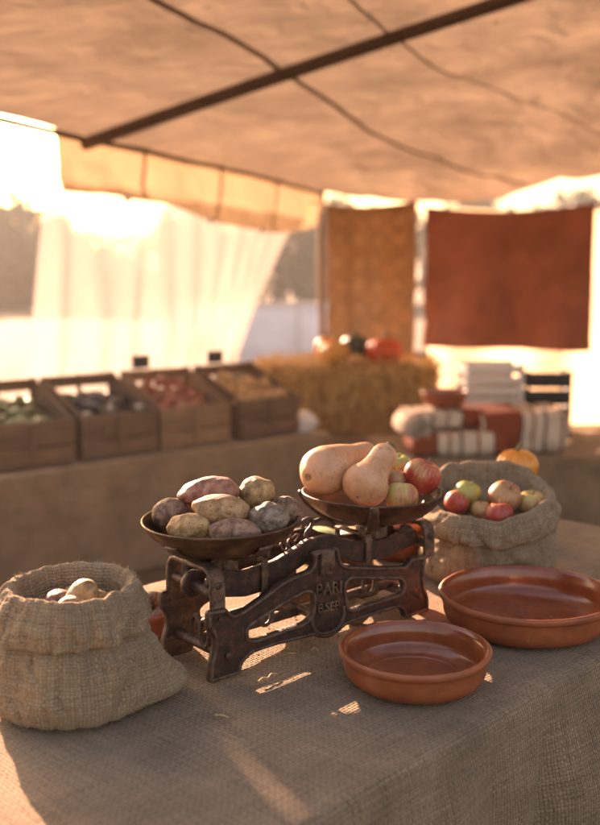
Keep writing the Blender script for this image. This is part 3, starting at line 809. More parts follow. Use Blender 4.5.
# rolled rug end
rr_ = empty('rolled_rug', rf(.12, .13, RH + .155), 'pale woollen rug rolled up with its spiral end facing the stall aisle', 'rug', rotz=R(10))
bm = bmesh.new(); pts = []
for k in range(70):
    a = k * .25; q = .018 + .0028 * k * .25 * 1.05; pts.append((q * math.cos(a), 0, q * math.sin(a) + 0))
P2 = [Vector(p) for p in pts]; ra = []
for p in P2: ra.append((bm.verts.new(p + Vector((0, -.14, .0))), bm.verts.new(p + Vector((0, .2, 0)))))
for a, b in zip(ra, ra[1:]): bm.faces.new((a[0], b[0], b[1], a[1]))
o = finish('roll', bm, M['wool'], rr_); md = o.modifiers.new('thick', 'SOLIDIFY'); md.thickness = .008
def dish(name, loc, Rr, rb, h, label, lip=.006, th=.007, seg=96, parent=None, cat='dish', group=None, wob=.004):
    bm = bmesh.new()
    out = [(0, 0), (rb * .6, 0), (rb - .004, 0), (rb, .002), (rb + (Rr - rb) * .42, h * .10), (rb + (Rr - rb) * .78, h * .34), (Rr - .003, h * .70), (Rr - .001, h * .80), (Rr + lip * .35, h * .86), (Rr + lip * .5, h * .95), (Rr + lip * .2, h), (Rr - lip * .6, h + .001), (Rr - th - .002, h - .004)]
    inn = [(Rr - th - .006, h * .72), (rb + (Rr - rb) * .72 - th, h * .38), (rb + (Rr - rb) * .2 - th * .7, h * .2), (rb - .010, .0095), (rb * .78, .008), (rb * .5, .008), (0, .008)]
    a = smoothprof(out, 5); b = smoothprof([out[-1]] + inn, 5)[1:]
    prof = [(p[0], p[1], 0) for p in a] + [(p[0], p[1], 1) for p in b]
    prof[0] = (0, 0, 0); prof[-1] = (0, .008, 1)
    cut = len(a) - 8
    prof = [(p[0], p[1], 1 if i >= cut else 0) for i, p in enumerate(prof)]
    lathe(bm, prof, seg)
    for v in bm.verts:
        d = math.hypot(v.co.x, v.co.y)
        if d > 1e-4:
            ang = math.atan2(v.co.y, v.co.x); k = 1 + wob * math.sin(2 * ang + Rr * 40) + wob * .5 * noise.noise(Vector((math.cos(ang) * 2, math.sin(ang) * 2, v.co.z * 20)))
            v.co.x *= k; v.co.y *= k; v.co.z += .00035 * math.sin(d * 620 + 1.5 * noise.noise(Vector((ang * .5, d * 9, 1)))) * (1 if v.co.z < h * .3 and d < rb else 0); v.co.z += .0015 * (v.co.z / h) * math.sin(ang + 1) + .0006 * noise.noise(v.co * 45)
    o = finish(name, bm, [M['clay'], M['glaze']], parent, loc=loc)
    if label: tag(o, label, cat, group)
    return o
dish('clay_bowl', rf(.30, .22, RH + .246), .125, .07, .085, 'small orange clay bowl resting on the striped blankets', cat='bowl')
# white slatted crate and dark box
wc = empty('plastic_crate', rf(.66, .62, RH + .006), 'white slatted plastic crate standing upright behind the striped blankets', 'crate', rotz=R(3))
bm = bmesh.new(); CW, CH = .34, .44
for sx in (-1, 1): box(bm, (sx * (CW / 2 - .015), -.1, CH / 2), (.03, .02, CH), bev=.003)
for k in range(7): box(bm, (0, -.1, .03 + k * (CH - .06) / 6), (CW - .062, .012, .042), bev=.002)
finish('front_panel', bm, M['white_plastic'], wc, sharp=40)
for sx in (-1, 1):
    bm = bmesh.new()
    for k in range(5): box(bm, (sx * (CW / 2 - .006), .025, .04 + k * (CH - .08) / 4), (.012, .228, .062), bev=.002)
    finish('side_panel', bm, M['white_plastic'], wc, sharp=40)
bm = bmesh.new(); box(bm, (0, .146, CH / 2), (CW, .012, CH), bev=.002); finish('back_panel', bm, M['white_plastic'], wc, sharp=40)
dk = empty('dark_crate', rf(.98, .60, RH + .006), 'black slatted crate beside the white plastic crate', 'crate', rotz=R(-2))
bm = bmesh.new()
for k in range(4): box(bm, (0, -.12, .05 + k * .1), (.24, .014, .085), bev=.003)
for sx in (-1, 1): box(bm, (sx * .12, -.105, .2), (.02, .014, .4), bev=.003)
finish('front_panel', bm, M['black'], dk, sharp=40)
bm = bmesh.new()
for k in range(4):
    box(bm, (-.125, .02, .05 + k * .1), (.012, .26, .085), bev=.003); box(bm, (.125, .02, .05 + k * .1), (.012, .26, .085), bev=.003)
finish('side_panel', bm, M['black'], dk, sharp=40)
# white cloth bundle at the end of the stall table
bm = bmesh.new(); bmesh.ops.create_icosphere(bm, subdivisions=5, radius=1)
for v in bm.verts:
    d = v.co.normalized(); s = 1 + .22 * fbm(d.x * 1.8, d.y * 1.8, d.z * 1.8)
    v.co = Vector((d.x * .085 * s, d.y * .07 * s, max(-.045, d.z * .06 * s) + .045))
tag(finish('cloth_bundle', bm, M['white_plastic'], loc=sf(1.39, .12, SH + .006)), 'crumpled off white cloth bundle at the right end of the stall table', 'cloth')

# ------------------------------------------------------------------ front table
FA = R(46); ff = frame_at((0, 0, 0), FA)
draped_table(ff, .18, 2.22, .735, 1.55, TT, 'front_table', 'front stall table under burlap carrying the iron balance scale', 'table_burlap', 'coarse grey brown burlap spread over the front table beneath the scale', M['burlap_table'], .6, ang=FA, nu=260, nv=190)

# ------------------------------------------------------------------ balance scale
SCA = R(41.3)
sc = empty('balance_scale', (.012, 1.643, TT + .003), 'old rusty cast iron balance scale with two round pans', 'scale', rotz=SCA)
# local axes: x along the beam (to the right), -y towards the viewer
outer = [(-.256, .116), (-.222, .1144), (-.217, .108), (-.209, .1005), (-.190, .103), (-.147, .118), (-.107, .1337), (-.0535, .1385), (-.0445, .1485), (-.045, .166), (.009, .166), (.0115, .148), (.019, .135), (.036, .128), (.103, .1135), (.1715, .1005), (.186, .112), (.232, .110), (.2225, .098), (.220, .076), (.2235, .049), (.234, .032), (.235, .004), (.1735, .004), (.168, .019), (.157, .0275), (.1046, .030), (.042, .0285), (.0233, .0264), (.010, .0195), (-.013, .015), (-.032, .0195), (-.0466, .0265), (-.130, .0315), (-.1736, .0305), (-.193, .0205), (-.1974, .004), (-.256, .004), (-.252, .0358), (-.2445, .057), (-.2457, .076), (-.2565, .0915)]
lwin = [(-.182, .070), (-.180, .055), (-.1616, .0505), (-.1076, .0533), (-.0641, .0536), (-.049, .0626), (-.045, .094), (-.060, .104), (-.1074, .0945), (-.173, .076)]
rwin = [(.026, .098), (.037, .105), (.158, .079), (.167, .071), (.167, .058), (.158, .053), (.0847, .0525), (.042, .0515), (.032, .058)]
loops = [round_path(outer, .006), round_path(lwin, .008), round_path(rwin, .008)]
pm = plate(loops, .010, .0022)
def iron_plate(y, front):
    bm = bmesh.new(); bm.from_mesh(pm)
    for v in bm.verts:
        p = v.co.copy(); v.co = Vector((p.x, y - p.z, p.y))
    return bm
for y, front in ((-.062, True), (.062, False)):
    bm = iron_plate(y, front)
    o = finish('side_plate', bm, M['iron'], sc, sharp=35)
    yb = y - .0055 if front else y + .0055
    bm = bmesh.new()
    for lp, off in ((loops[0], .0035), (loops[1], -.003), (loops[2], -.003)):
        sweep(bm, [Vector((p.x, yb, p.y)) + Vector((0, 0, 0)) for p in [q + (Vector((lp[(i + 1) % len(lp)].y - lp[i - 1].y, -(lp[(i + 1) % len(lp)].x - lp[i - 1].x), 0)).normalized() * (1 if True else 1)) * (off if lp is loops[0] else off) * (1 if sum(a.x * b.y - b.x * a.y for a, b in zip(lp, lp[1:] + lp[:1])) < 0 else -1) for i, q in enumerate(lp)]], .0032, 8, closed=True)
    finish('raised_rim', bm, M['iron'], o)
    if front:
        def attach(name, bm): return finish(name, bm, M['iron'], o, sharp=35)
        bm = bmesh.new(); box(bm, (-.018, yb - .002, .145), (.030, .008, .040), bev=.003); attach('bearing_pad', bm)
        for x, z, q in ((-.012, .137, .005), (-.222, .040, .006), (-.236, .1, .0035), (.205, .04, .005)):
            bm = bmesh.new(); lathe(bm, smoothprof([(0, 0), (1, 0), (1, .5), (.7, .85), (0, 1)], 3), 16)
            for v in bm.verts: v.co = Vector((x + v.co.x * q, yb - .004 - v.co.z * q * .8 + (.0 if z != .137 else -.004), z + v.co.y * q))
            attach('screw', bm)
        # cast shield: raised arc under the lettering
        bm = bmesh.new(); arc = crom([(-.050, .060), (-.047, .040), (-.033, .027), (-.012, .024), (.010, .028), (.022, .045), (.020, .062)] and [(-.050, yb, .062), (-.047, yb, .041), (-.033, yb, .028), (-.012, yb, .0245), (.010, yb, .029), (.022, yb, .045), (.021, yb, .062)], 6)
        sweep(bm, arc, .0034, 8); attach('shield_rim', bm)
        for s, z, sz in (('BARI', .100, .029), ('8.SEB', .069, .022)):
            tm = text_mesh(s, sz, .004); bm = bmesh.new(); bm.from_mesh(tm)
            for v in bm.verts: p = v.co.copy(); v.co = Vector((-.014 + p.x, yb + .0005 - p.z, z + p.y - p.x * .10))
            attach('cast_lettering', bm)
# tie rods and cross pieces between the plates
for x, z, q in ((-.222, .040, .009), (.205, .040, .009), (-.02, .05, .008), (.0, .13, .007)):
    bm = bmesh.new(); sweep(bm, [(x, -.058, z), (x, 0, z), (x, .058, z)], q, 14); finish('tie_rod', bm, M['iron'], sc, sharp=40)
# main beam
bmz = [(-.226, .128), (-.236, .143), (-.226, .160), (-.205, .163), (-.19, .158), (-.17, .152), (-.10, .156), (-.05, .170), (-.03, .178), (.03, .178), (.05, .166), (.10, .150), (.16, .146), (.215, .152), (.236, .150), (.244, .135), (.234, .122), (.215, .120), (.16, .112), (.09, .115), (.03, .140), (-.03, .140), (-.06, .130), (-.10, .112), (-.16, .110), (-.20, .118)]
bml = plate([round_path(bmz, .008)], .011, .002)
for y in (-.030, .030):
    bm = bmesh.new(); bm.from_mesh(bml)
    for v in bm.verts: p = v.co.copy(); v.co = Vector((p.x, y - p.z, p.y))
    finish('beam', bm, M['iron'], sc, sharp=35)
# lower check bar
bm = bmesh.new(); box(bm, (0, .0, .047), (.44, .012, .016), bev=.003); finish('check_bar', bm, M['iron'], sc, sharp=35)
# yokes: inverted U straps across the beam, rod with collar below
for x, zt, zb, yf, yb_ in ((-.232, .173, .110, -.058, .058), (.246, .164, .101, -.056, .058)):
    bm = bmesh.new(); c = .012; arc = [(x, yf, zb), (x, yf, zt - c * 2)] + [(x, yf + c * 1.6 * (1 - math.cos(a)), zt - c * 2 + c * 2 * math.sin(a)) for a in (R(30), R(60), R(90))] + [(x, yb_ - c * 1.6 * (1 - math.cos(a)), zt - c * 2 + c * 2 * math.sin(a)) for a in (R(90), R(60), R(30))] + [(x, yb_, zt - c * 2), (x, yb_, zb)]
    strap(bm, arc, .026, .0065, (1, 0, 0)); bmesh.ops.bevel(bm, geom=bm.edges[:], offset=.0008, segments=1, affect='EDGES')
    yk = finish('yoke', bm, M['iron'], sc, sharp=45)
    zr = (zt + zb) / 2 - .004
    bm = bmesh.new(); sweep(bm, [(x, yf, zr - .004), (x, 0, zr), (x, yb_, zr)], .0085, 14); finish('rod', bm, M['iron'], yk, sharp=50)
    for yy in (0.004,):
        bm = bmesh.new(); lathe(bm, smoothprof([(0, -.005), (.019, -.005), (.022, -.003), (.022, .003), (.019, .005), (0, .005)], 3), 28)
        for v in bm.verts: p = v.co.copy(); v.co = Vector((x + p.x, yy + p.z, zr + p.y))
        finish('collar', bm, M['iron'], yk, sharp=50)
    bm = bmesh.new(); lathe(bm, smoothprof([(0, 0), (1, 0), (1, .5), (.6, .9), (0, 1)], 3), 14)
    for v in bm.verts: p = v.co.copy(); v.co = Vector((x + p.x * .0055, yf - .0032 - p.z * .004, zr + .012 + p.y * .0055))
    finish('rivet', bm, M['iron'], yk)
# stirrup clips hanging from the beam
for x, z in ((-.125, .160), (.108, .160)):
    bm = bmesh.new()
    box(bm, (x, -.039, z - .035), (.012, .004, .07), bev=.001); box(bm, (x, .039, z - .035), (.012, .004, .07), bev=.001)
    box(bm, (x, 0, z + .002), (.012, .082, .005), bev=.001)
    for q in (-.010, .010): box(bm, (x + q, -.032, z + .010), (.007, .012, .012), bev=.001)
    finish('stirrup', bm, M['iron'], sc, sharp=40)
    bm = bmesh.new(); sweep(bm, [(x + .014 * math.cos(a), -.041, z - .085 + .018 * math.sin(a)) for a in [i * math.pi / 8 for i in range(16)]], .0035, 8, closed=True); finish('link_ring', bm, M['iron'], sc)
# hooks and rings hanging at the left end between the plates
for x, y, z in ((-.228, -.02, .062), (-.222, .012, .060)):
    bm = bmesh.new(); sweep(bm, [(x, y + .011 * math.cos(a), z + .022 * math.sin(a)) for a in [i * math.pi / 8 for i in range(16)]], .0042, 8, closed=True); finish('link_ring', bm, M['iron'], sc)
# swan-neck pointers
bm = bmesh.new(); sweep(bm, crom([(-.075, -.01, .180), (-.060, -.015, .199), (-.036, -.02, .204), (-.014, -.02, .209), (-.006, -.02, .202), (-.010, -.02, .193), (-.018, -.02, .187), (-.020, -.02, .177), (-.010, -.02, .170), (.004, -.02, .172)], 6), .0036, 10)
finish('pointer', bm, M['iron'], sc)
bm = bmesh.new(); sweep(bm, crom([(.075, .012, .178), (.050, .012, .192), (.022, .012, .190), (.004, .012, .192), (.0, .012, .183)], 6), .0036, 10)
finish('pointer', bm, M['iron'], sc)
for k, (x, z) in enumerate(((-.066, .176), (-.058, .168), (-.05, .177), (-.042, .168), (-.034, .176))):
    bm = bmesh.new(); sweep(bm, [(x + .0062 * math.cos(a), -.008 + (.004 if k % 2 else -.004) * math.sin(a), z + .0075 * math.sin(a)) for a in [i * math.pi / 6 for i in range(12)]], .002, 6, closed=True); finish('chain_link', bm, M['iron'], sc)

# pans
PR, PD = .1225, .052
def pan(cx, cy, zr, arms, wide):
    root = empty('pan', (cx, cy, zr)); root.parent = sc
    bm = bmesh.new()
    o = [(0, -PD), (.042, -PD + .0008), (.074, -PD + .0085), (.098, -PD + .0215), (.1145, -PD + .036), (PR - .001, -.004), (PR + .0022, -.001), (PR + .002, .0018), (PR - .0012, .0018), (PR - .003, -.003)]
    i = [(.1125, -PD + .0375), (.0955, -PD + .0235), (.072, -PD + .011), (.042, -PD + .0034), (0, -PD + .0025)]
    lathe(bm, smoothprof(o + i, 5), 96)
    for v in bm.verts:
        a = math.atan2(v.co.y, v.co.x); v.co.z += .0012 * math.sin(2 * a + cx * 9) + .0006 * noise.noise(v.co * 40)
    finish('dish', bm, M['pan'], root)
    for a in arms:
        d = Vector((math.cos(R(a)), math.sin(R(a)), 0)); w = Vector((-d.y, d.x, 0)); bm = bmesh.new()
        if wide: pts = [(.0, -PD - .004), (.05, -PD - .003), (.088, -PD + .008), (.112, -PD + .026), (.126, -.010), (.129, .001)]
        else: pts = [(.0, -PD - .004), (.042, -PD - .003), (.075, -PD + .0055), (.0995, -PD + .018), (.112, -PD + .0305)]
        P = crom([d * r_ + Vector((0, 0, z)) for r_, z in pts], 4)
        strap(bm, P, [.026 - .012 * (k / len(P)) if wide else .014 + .010 * (k / len(P)) for k in range(len(P))], .0045, w)
        bmesh.ops.bevel(bm, geom=bm.edges[:], offset=.0007, segments=1, affect='EDGES')
        finish('claw', bm, M['iron'], root, sharp=50)
    bm = bmesh.new(); lathe(bm, smoothprof([(0, -PD - .009), (.02, -PD - .009), (.026, -PD - .006), (.022, -PD - .003), (0, -PD - .003)], 3), 24); finish('boss', bm, M['iron'], root)
    return root
V2L = -41.3   # screen angle to local angle
pan(-.172, .012, .228, [a + V2L for a in (-128, -48, 52, 132)], False)
pan(.156, .002, .226, [a + V2L for a in (-92, 178, 2, 88)], True)
# seat the pans: short posts from beam to pan
for x, y, z0, z1 in ((-.172, .012, .140, .168), (.156, .002, .135, .166)):
    bm = bmesh.new(); box(bm, (x, y, (z0 + z1) / 2), (.03, .055, z1 - z0), bev=.004); finish('pan_post', bm, M['iron'], sc, sharp=40)
# arm from yoke to pan post
for x0, x1, z0, z1 in ((-.232, -.165, .170, .164), (.246, .15, .161, .162)):
    bm = bmesh.new(); strap(bm, [(x0, 0, z0), ((x0 + x1) / 2, 0, (z0 + z1) / 2 + .004), (x1, 0, z1)], .03, .006, (0, 1, 0)); finish('pan_arm', bm, M['iron'], sc, smooth=False)

# ------------------------------------------------------------------ produce in the pans
CZ = TT + .62
def wpt(px, py, y):
    """world point at depth y seen at the given photo position (design-time measurement)"""
    p = R(8.1); X = (px - 300) / 1000; Y = (py - 412.5) / 1000
    d = Vector((X, math.cos(p) - Y * math.sin(p), -math.sin(p) - Y * math.cos(p))); return Vector((0, 0, CZ)) + d * (y / d.y)
PM = {'red': potato_mat('potato_red', (.20, .065, .042), (.32, .115, .07), (.42, .20, .125)),
      'yellow': potato_mat('potato_yellow', (.30, .155, .056), (.46, .26, .105), (.58, .37, .18)),
      'tan': potato_mat('potato_tan', (.26, .135, .055), (.42, .225, .10), (.54, .34, .17)),
      'brown': potato_mat('potato_brown', (.12, .055, .034), (.21, .105, .062), (.31, .18, .105)),
      'grey': potato_mat('potato_grey', (.10, .07, .052), (.20, .142, .105), (.31, .235, .175)),
      'rose': potato_mat('potato_rose', (.17, .08, .05), (.28, .145, .09), (.38, .225, .145))}
POT = [((209, 493), 1.575, (.051, .030, .0255), (0, -8, -8), 'red', 'long reddish potato lying on top of the pile in the left pan'),
       ((256.5, 492.5), 1.585, (.029, .028, .0255), (10, 0, 30), 'yellow', 'round yellow potato at the top right of the pile'),
       ((221.5, 510), 1.515, (.0445, .030, .0245), (0, 4, 5), 'tan', 'oval tan potato in the middle of the pile below the reddish one'),
       ((170, 514), 1.560, (.029, .031, .0265), (0, -25, 20), 'brown', 'purple brown potato at the left edge of the pan'),
       ((188.5, 527), 1.485, (.034, .026, .0215), (0, -6, -5), 'yellow', 'yellowish potato low at the front left of the pan'),
       ((235, 531.5), 1.475, (.040, .026, .0205), (0, 2, 6), 'rose', 'rosy flat potato low at the front of the pan'),
       ((269, 518.5), 1.505, (.030, .029, .0255), (0, 5, -10), 'grey', 'greyish round potato at the right of the pan'),
       ((285, 512), 1.575, (.028, .028, .026), (0, 20, 0), 'brown', 'brown potato at the far right edge behind the grey one'),
       ((235, 515), 1.60, (.036, .032, .028), (0, 0, 40), 'tan', 'tan potato hidden at the back of the pile')]
for i, (q, y, dm, rt, c, lb) in enumerate(POT):
    o = blob('potato', dm, PM[c], .07, 1.45, i + 1, 56, 40); o.location = wpt(q[0], q[1], y); o.rotation_euler = tuple(R(a) for a in rt)
    tag(o, lb, 'potato', 'potatoes in the left pan')

def butternut(path, radii, label, scar):
    bm = bmesh.new(); P = crom(path, 9); rr = crom1(radii, 9)
    O = P[0].copy(); P = [p - O for p in P]
    sweep(bm, P, [max(.002, q) for q in rr], 40)
    for v in bm.verts: v.co += v.co.normalized() * .0016 * fbm(v.co.x * 30, v.co.y * 30, v.co.z * 30) if v.co.length > 1e-5 else Vector()
    o = finish('butternut_squash', bm, M['squash'], loc=O); tag(o, label, 'squash', 'butternut squashes in the right pan')
    d0 = (P[1] - P[0]).normalized() if (P[1] - P[0]).length > 1e-6 else Vector((1, 0, 0))
    ax = (P[-1] - P[0]).normalized()
    qt = (-ax).to_track_quat('Z', 'Y')
    bm = bmesh.new(); lathe(bm, smoothprof([(p_ * scar, q_ * scar) for p_, q_ in ((0, -.003), (.004, -.003), (.0065, .0005), (.006, .0018), (.004, .0012), (0, .0))], 3), 20)
    s = finish('blossom_scar', bm, M['scar'], o, loc=P[1] * .5, rot=qt.to_euler())
    e = (P[-1] - P[-3]).normalized()
    bm = bmesh.new(); sweep(bm, [P[-1] - e * .004, P[-1] + e * .004, P[-1] + e * .011], [.0085, .0075, .0085], 8); finish('stem', bm, M['stem'], o, sharp=50)
    return o
b0, b1 = wpt(308, 477, 1.695), wpt(372, 453, 1.835)
ax = b1 - b0
butternut([b0, b0 + ax * .02, b0 + ax * .13, b0 + ax * .30, b0 + ax * .48 + Vector((0, 0, .004)), b0 + ax * .68 + Vector((0, 0, .003)), b0 + ax * .9, b1 - ax * .02, b1],
          [.004, .018, .039, .0435, .034, .0265, .025, .018, .004], 'butternut squash lying on its side at the left, round end facing the viewer', 1.0)
c0, c1 = wpt(357.5, 497, 1.665), wpt(388, 449, 1.755)
ax = c1 - c0
butternut([c0, c0 + ax * .02, c0 + ax * .12, c0 + ax * .28, c0 + ax * .46, c0 + ax * .66, c0 + ax * .88, c1 - ax * .02, c1],
          [.004, .018, .036, .0405, .031, .024, .023, .016, .004], 'butternut squash propped up beside the apples, stem end raised', .4)

AM = {'red': apple_mat('apple_red', (.42, .055, .035), (.52, .40, .11), .60), 'mixed': apple_mat('apple_mixed', (.42, .10, .05), (.48, .42, .13), .46),
      'green': apple_mat('apple_green', (.34, .16, .05), (.36, .36, .09), .40), 'russet': apple_mat('apple_russet', (.38, .14, .07), (.44, .32, .12), .56)}
def apple(loc, r, mat, label, group, tilt=(0, 0, 0), seed=0, cat='apple'):
    bm = bmesh.new()
    lathe(bm, smoothprof([(0, -.74), (.16, -.80), (.42, -.86), (.78, -.58), (.98, -.05), (.93, .42), (.66, .78), (.36, .84), (.14, .70), (.04, .52), (0, .5)], 5), 48)
    for v in bm.verts:
        a = math.atan2(v.co.y, v.co.x); k = 1 + .018 * math.cos(5 * a) * (1 if v.co.z < 0 else .4) + .03 * noise.noise(Vector((v.co.x, v.co.y, v.co.z + seed * 5)))
        v.co = v.co * r * k
    o = finish('apple', bm, mat, loc=loc, rot=tuple(R(a) for a in tilt)); tag(o, label, cat, group)
    bm = bmesh.new(); sweep(bm, crom([(0, 0, .5 * r), (.02 * r, 0, .75 * r), (.12 * r, .03 * r, 1.08 * r)], 4), [.04 * r] * 8 + [.065 * r], 8); finish('stem', bm, M['stem'], o)
    return o
apple(wpt(421.5, 477, 1.765), .0345, AM['red'], 'large red streaked apple at the right of the right pan', 'apples in the right pan', (22, 8, 60), 1)
apple(wpt(402, 497.5, 1.695), .029, AM['mixed'], 'small green and pink apple at the front of the right pan', 'apples in the right pan', (-14, 10, 20), 2)
apple(wpt(398, 467, 1.845), .026, AM['green'], 'pale green apple peeking out behind the butternut squash', 'apples in the right pan', (8, 0, 0), 3)
apple(wpt(395, 481, 1.765), .022, AM['russet'], 'small orange apple tucked between the squash and the red apple', 'apples in the right pan', (0, 20, 90), 4)

# ------------------------------------------------------------------ dishes
dish('terracotta_dish', (.1737, 1.444, TT + .004), .1125, .084, .054, 'shallow terracotta dish at the front of the table, empty and glazed inside')
dish('terracotta_dish', (.397, 1.690, TT + .004), .150, .118, .060, 'larger glazed terracotta dish behind and right of the front one')
dish('terracotta_bowl', (-.252, 1.625, TT + .004), .051, .036, .052, 'small terracotta bowl of potatoes behind the left burlap sack', lip=.004, th=.005, cat='bowl')
for i, (x, y, z, c) in enumerate(((-.232, 1.622, .045, 'rose'), (-.242, 1.648, .044, 'brown'), (-.272, 1.622, .044, 'rose'), (-.252, 1.632, .064, 'brown'), (-.238, 1.60, .040, 'brown'))):
    o = blob('potato', (.019, .0175, .0165), PM[c], .05, 1.4, 40 + i, 28, 18); o.location = (x, y, TT + z); o.rotation_euler = (0, .3 * i, i)
    tag(o, 'small brown potato in the little terracotta bowl', 'potato', 'small potatoes in the terracotta bowl')
# things seen behind and through the scale
bm = bmesh.new(); bmesh.ops.create_uvsphere(bm, u_segments=56, v_segments=28, radius=1)
for v in bm.verts:
    a = math.atan2(v.co.y, v.co.x); k = 1 - .07 * (1 - abs(math.sin(a * 5)))
    v.co = Vector((v.co.x * .062 * k, v.co.y * .062 * k, v.co.z * .042))
tag(finish('pattypan_squash', bm, M['cabbage'], loc=(.040, 2.03, TT + .046)), 'pale green ribbed squash on the table behind the middle of the scale', 'squash')
bm = bmesh.new(); bmesh.ops.create_uvsphere(bm, u_segments=48, v_segments=24, radius=1)
for v in bm.verts:
    a = math.atan2(v.co.y, v.co.x); k = 1 - .07 * (1 - abs(math.sin(a * 5)))
    v.co = Vector((v.co.x * .045 * k, v.co.y * .045 * k, v.co.z * .036))
tag(finish('pattypan_squash', bm, M['onion'], loc=(.118, 2.08, TT + .040)), 'yellow tan squash on the table behind the right pan', 'squash')
dish('terracotta_bowl', (.215, 2.13, TT + .004), .085, .06, .085, 'deep terracotta bowl on the table behind the right pan', cat='bowl')
o = blob('potato', (.030, .026, .022), PM['yellow'], .05, 1.3, 61, 32, 20); o.location = (.098, 1.70, TT + .024); tag(o, 'lone yellow potato on the burlap under the right arm of the scale', 'potato')
o = blob('potato', (.024, .021, .019), PM['tan'], .05, 1.3, 62, 32, 20); o.location = (.212, 1.80, TT + .022); tag(o, 'lone tan potato lying behind the right foot of the scale', 'potato')

# ------------------------------------------------------------------ burlap sacks
def sack(name, loc, prof, label, seed, ear=None, tilt=0.0, pleats=.05, mat='burlap_sack', zfn=None, cuff=None, ear2=None):
    """turned bag: profile runs base -> side -> folded cuff -> inside; wrinkled, with a slumped corner"""
    pr = crom([(p[0], p[1], 0) for p in prof], 7); n = len(pr); seg = 200
    ss = [0]
    for a, b in zip(pr, pr[1:]): ss.append(ss[-1] + (b - a).length)
    bm = bmesh.new(); uv = bm.loops.layers.uv.verify(); V = []
    zmax = max(p.y for p in pr); rm = max(p.x for p in pr); itop = max(range(n), key=lambda i: pr[i].y)
    for i, p in enumerate(pr):
        row = []
        for k in range(seg):
            a = 2 * math.pi * k / seg; ca, sa_ = math.cos(a), math.sin(a); r_ = p.x; z = p.y; h = z / zmax
            inner = i > itop
            wr = .075 * fbm(ca * 1.3 + seed, sa_ * 1.3, z * 9) + .022 * fbm(ca * 4 + seed, sa_ * 4, z * 26)
            fold = -.045 * max(0, 1 - 4.5 * abs(fbm(ca * 2.0 + seed, sa_ * 2.0, z * 12 + ca * .8, 2))) ** 1.5 - .028 * max(0, 1 - 5 * abs(fbm(ca * 3.7 + seed, sa_ * 3.7 + 7, z * 26 - sa_, 2))) ** 1.3 + .02 * fbm(ca * 7, sa_ * 7 + seed, z * 50, 2)
            if h > .25: fold += pleats * math.sin(a * 9 + 3 * fbm(ca + seed, sa_, z * 6) + seed) * max(0, 1 - abs(h - .62) / .3) + .5 * pleats * math.sin(a * 21 + 4 * fbm(ca * 2, sa_ * 2, seed)) * max(0, 1 - abs(h - .66) / .22)
            r2 = r_ * (1 + wr + fold)
            if ear and not inner:
                d = math.cos(a - ear[0]); e = max(0, d) ** ear[3] * math.exp(-((z - .012) / ear[2]) ** 2); r2 += ear[1] * e * min(1, r_ / (rm * .5))
            if ear2 and not inner:
                d = math.cos(a - ear2[0]); e = max(0, d) ** ear2[3] * math.exp(-((z - .012) / ear2[2]) ** 2); r2 += ear2[1] * e * min(1, r_ / (rm * .5))
            z2 = z
            if h > .3: z2 += tilt * sa_ * r_ * min(1, (h - .3) / .4) + .05 * zmax * fbm(ca * 1.7 + seed * 2, sa_ * 1.7, 0) * min(1, (h - .3) / .3)
            if zfn: z2 = zfn(a, z2, h, inner)
            if z < .02: z2 = max(0.001, z2)
            row.append(bm.verts.new((r2 * ca, r2 * sa_, z2)))
        V.append(row)
    for i in range(n - 1):
        for k in range(seg):
            k2 = (k + 1) % seg; f = bm.faces.new((V[i][k], V[i][k2], V[i + 1][k2], V[i + 1][k]))
            for lp, (ii, kk) in zip(f.loops, ((i, k), (i, k + 1), (i + 1, k + 1), (i + 1, k))): lp[uv].uv = (kk / seg * 2 * math.pi * rm * .92, ss[ii])
    bm.faces.new(V[-1])
    pts = [(V[i][k].co.copy(), i) for i in range(n) for k in range(seg)]
    o = finish(name, bm, M[mat], loc=loc); tag(o, label, 'sack', 'burlap sacks on the front table')
    # fuzzy fibres standing off the cloth
    bm = bmesh.new(); r = random.Random(seed); c = Vector((0, 0, zmax * .5))
    for _ in range(2600):
        p, i = r.choice(pts)
        if i < 4 or i > itop + 12: continue
        nn = (p - Vector((0, 0, min(p.z, zmax * .55)))).normalized(); 
        d = (nn + Vector((r.uniform(-1, 1), r.uniform(-1, 1), r.uniform(-1, 1))) * .9).normalized(); L = r.uniform(.002, .0065) * (1.6 if abs(i - itop) < 8 else 1)
        q = d.orthogonal().normalized() * .00022; q2 = d.cross(q)
        mid = p + d * L * .5 + nn * L * .12; e = p + d * L - nn * L * .1
        A = [bm.verts.new(p + x) for x in (q, -q * .5 + q2, -q * .5 - q2)]; B = [bm.verts.new(mid + x) for x in (q, -q * .5 + q2, -q * .5 - q2)]; E_ = bm.verts.new(e)
        for k in range(3): bm.faces.new((A[k], A[(k + 1) % 3], B[(k + 1) % 3], B[k])); bm.faces.new((B[k], B[(k + 1) % 3], E_))
    tag(finish('frayed_fibre', bm, M['rope'], o, smooth=False, recalc=False), kind='stuff')
    return o
profL = [(.015, .002), (.07, .001), (.104, .003), (.117, .018), (.121, .05), (.117, .085), (.103, .110), (.087, .121), (.094, .115), (.110, .112), (.115, .122), (.111, .145), (.102, .164), (.096, .174), (.089, .177), (.082, .171), (.079, .152), (.075, .130), (.05, .122), (.015, .120)]
sack('burlap_sack', (-.326, 1.375, TT + .004), profL, 'open burlap sack with a rolled cuff at the left end of the table', 3, ear=(R(20), .050, .036, 9), pleats=.035)
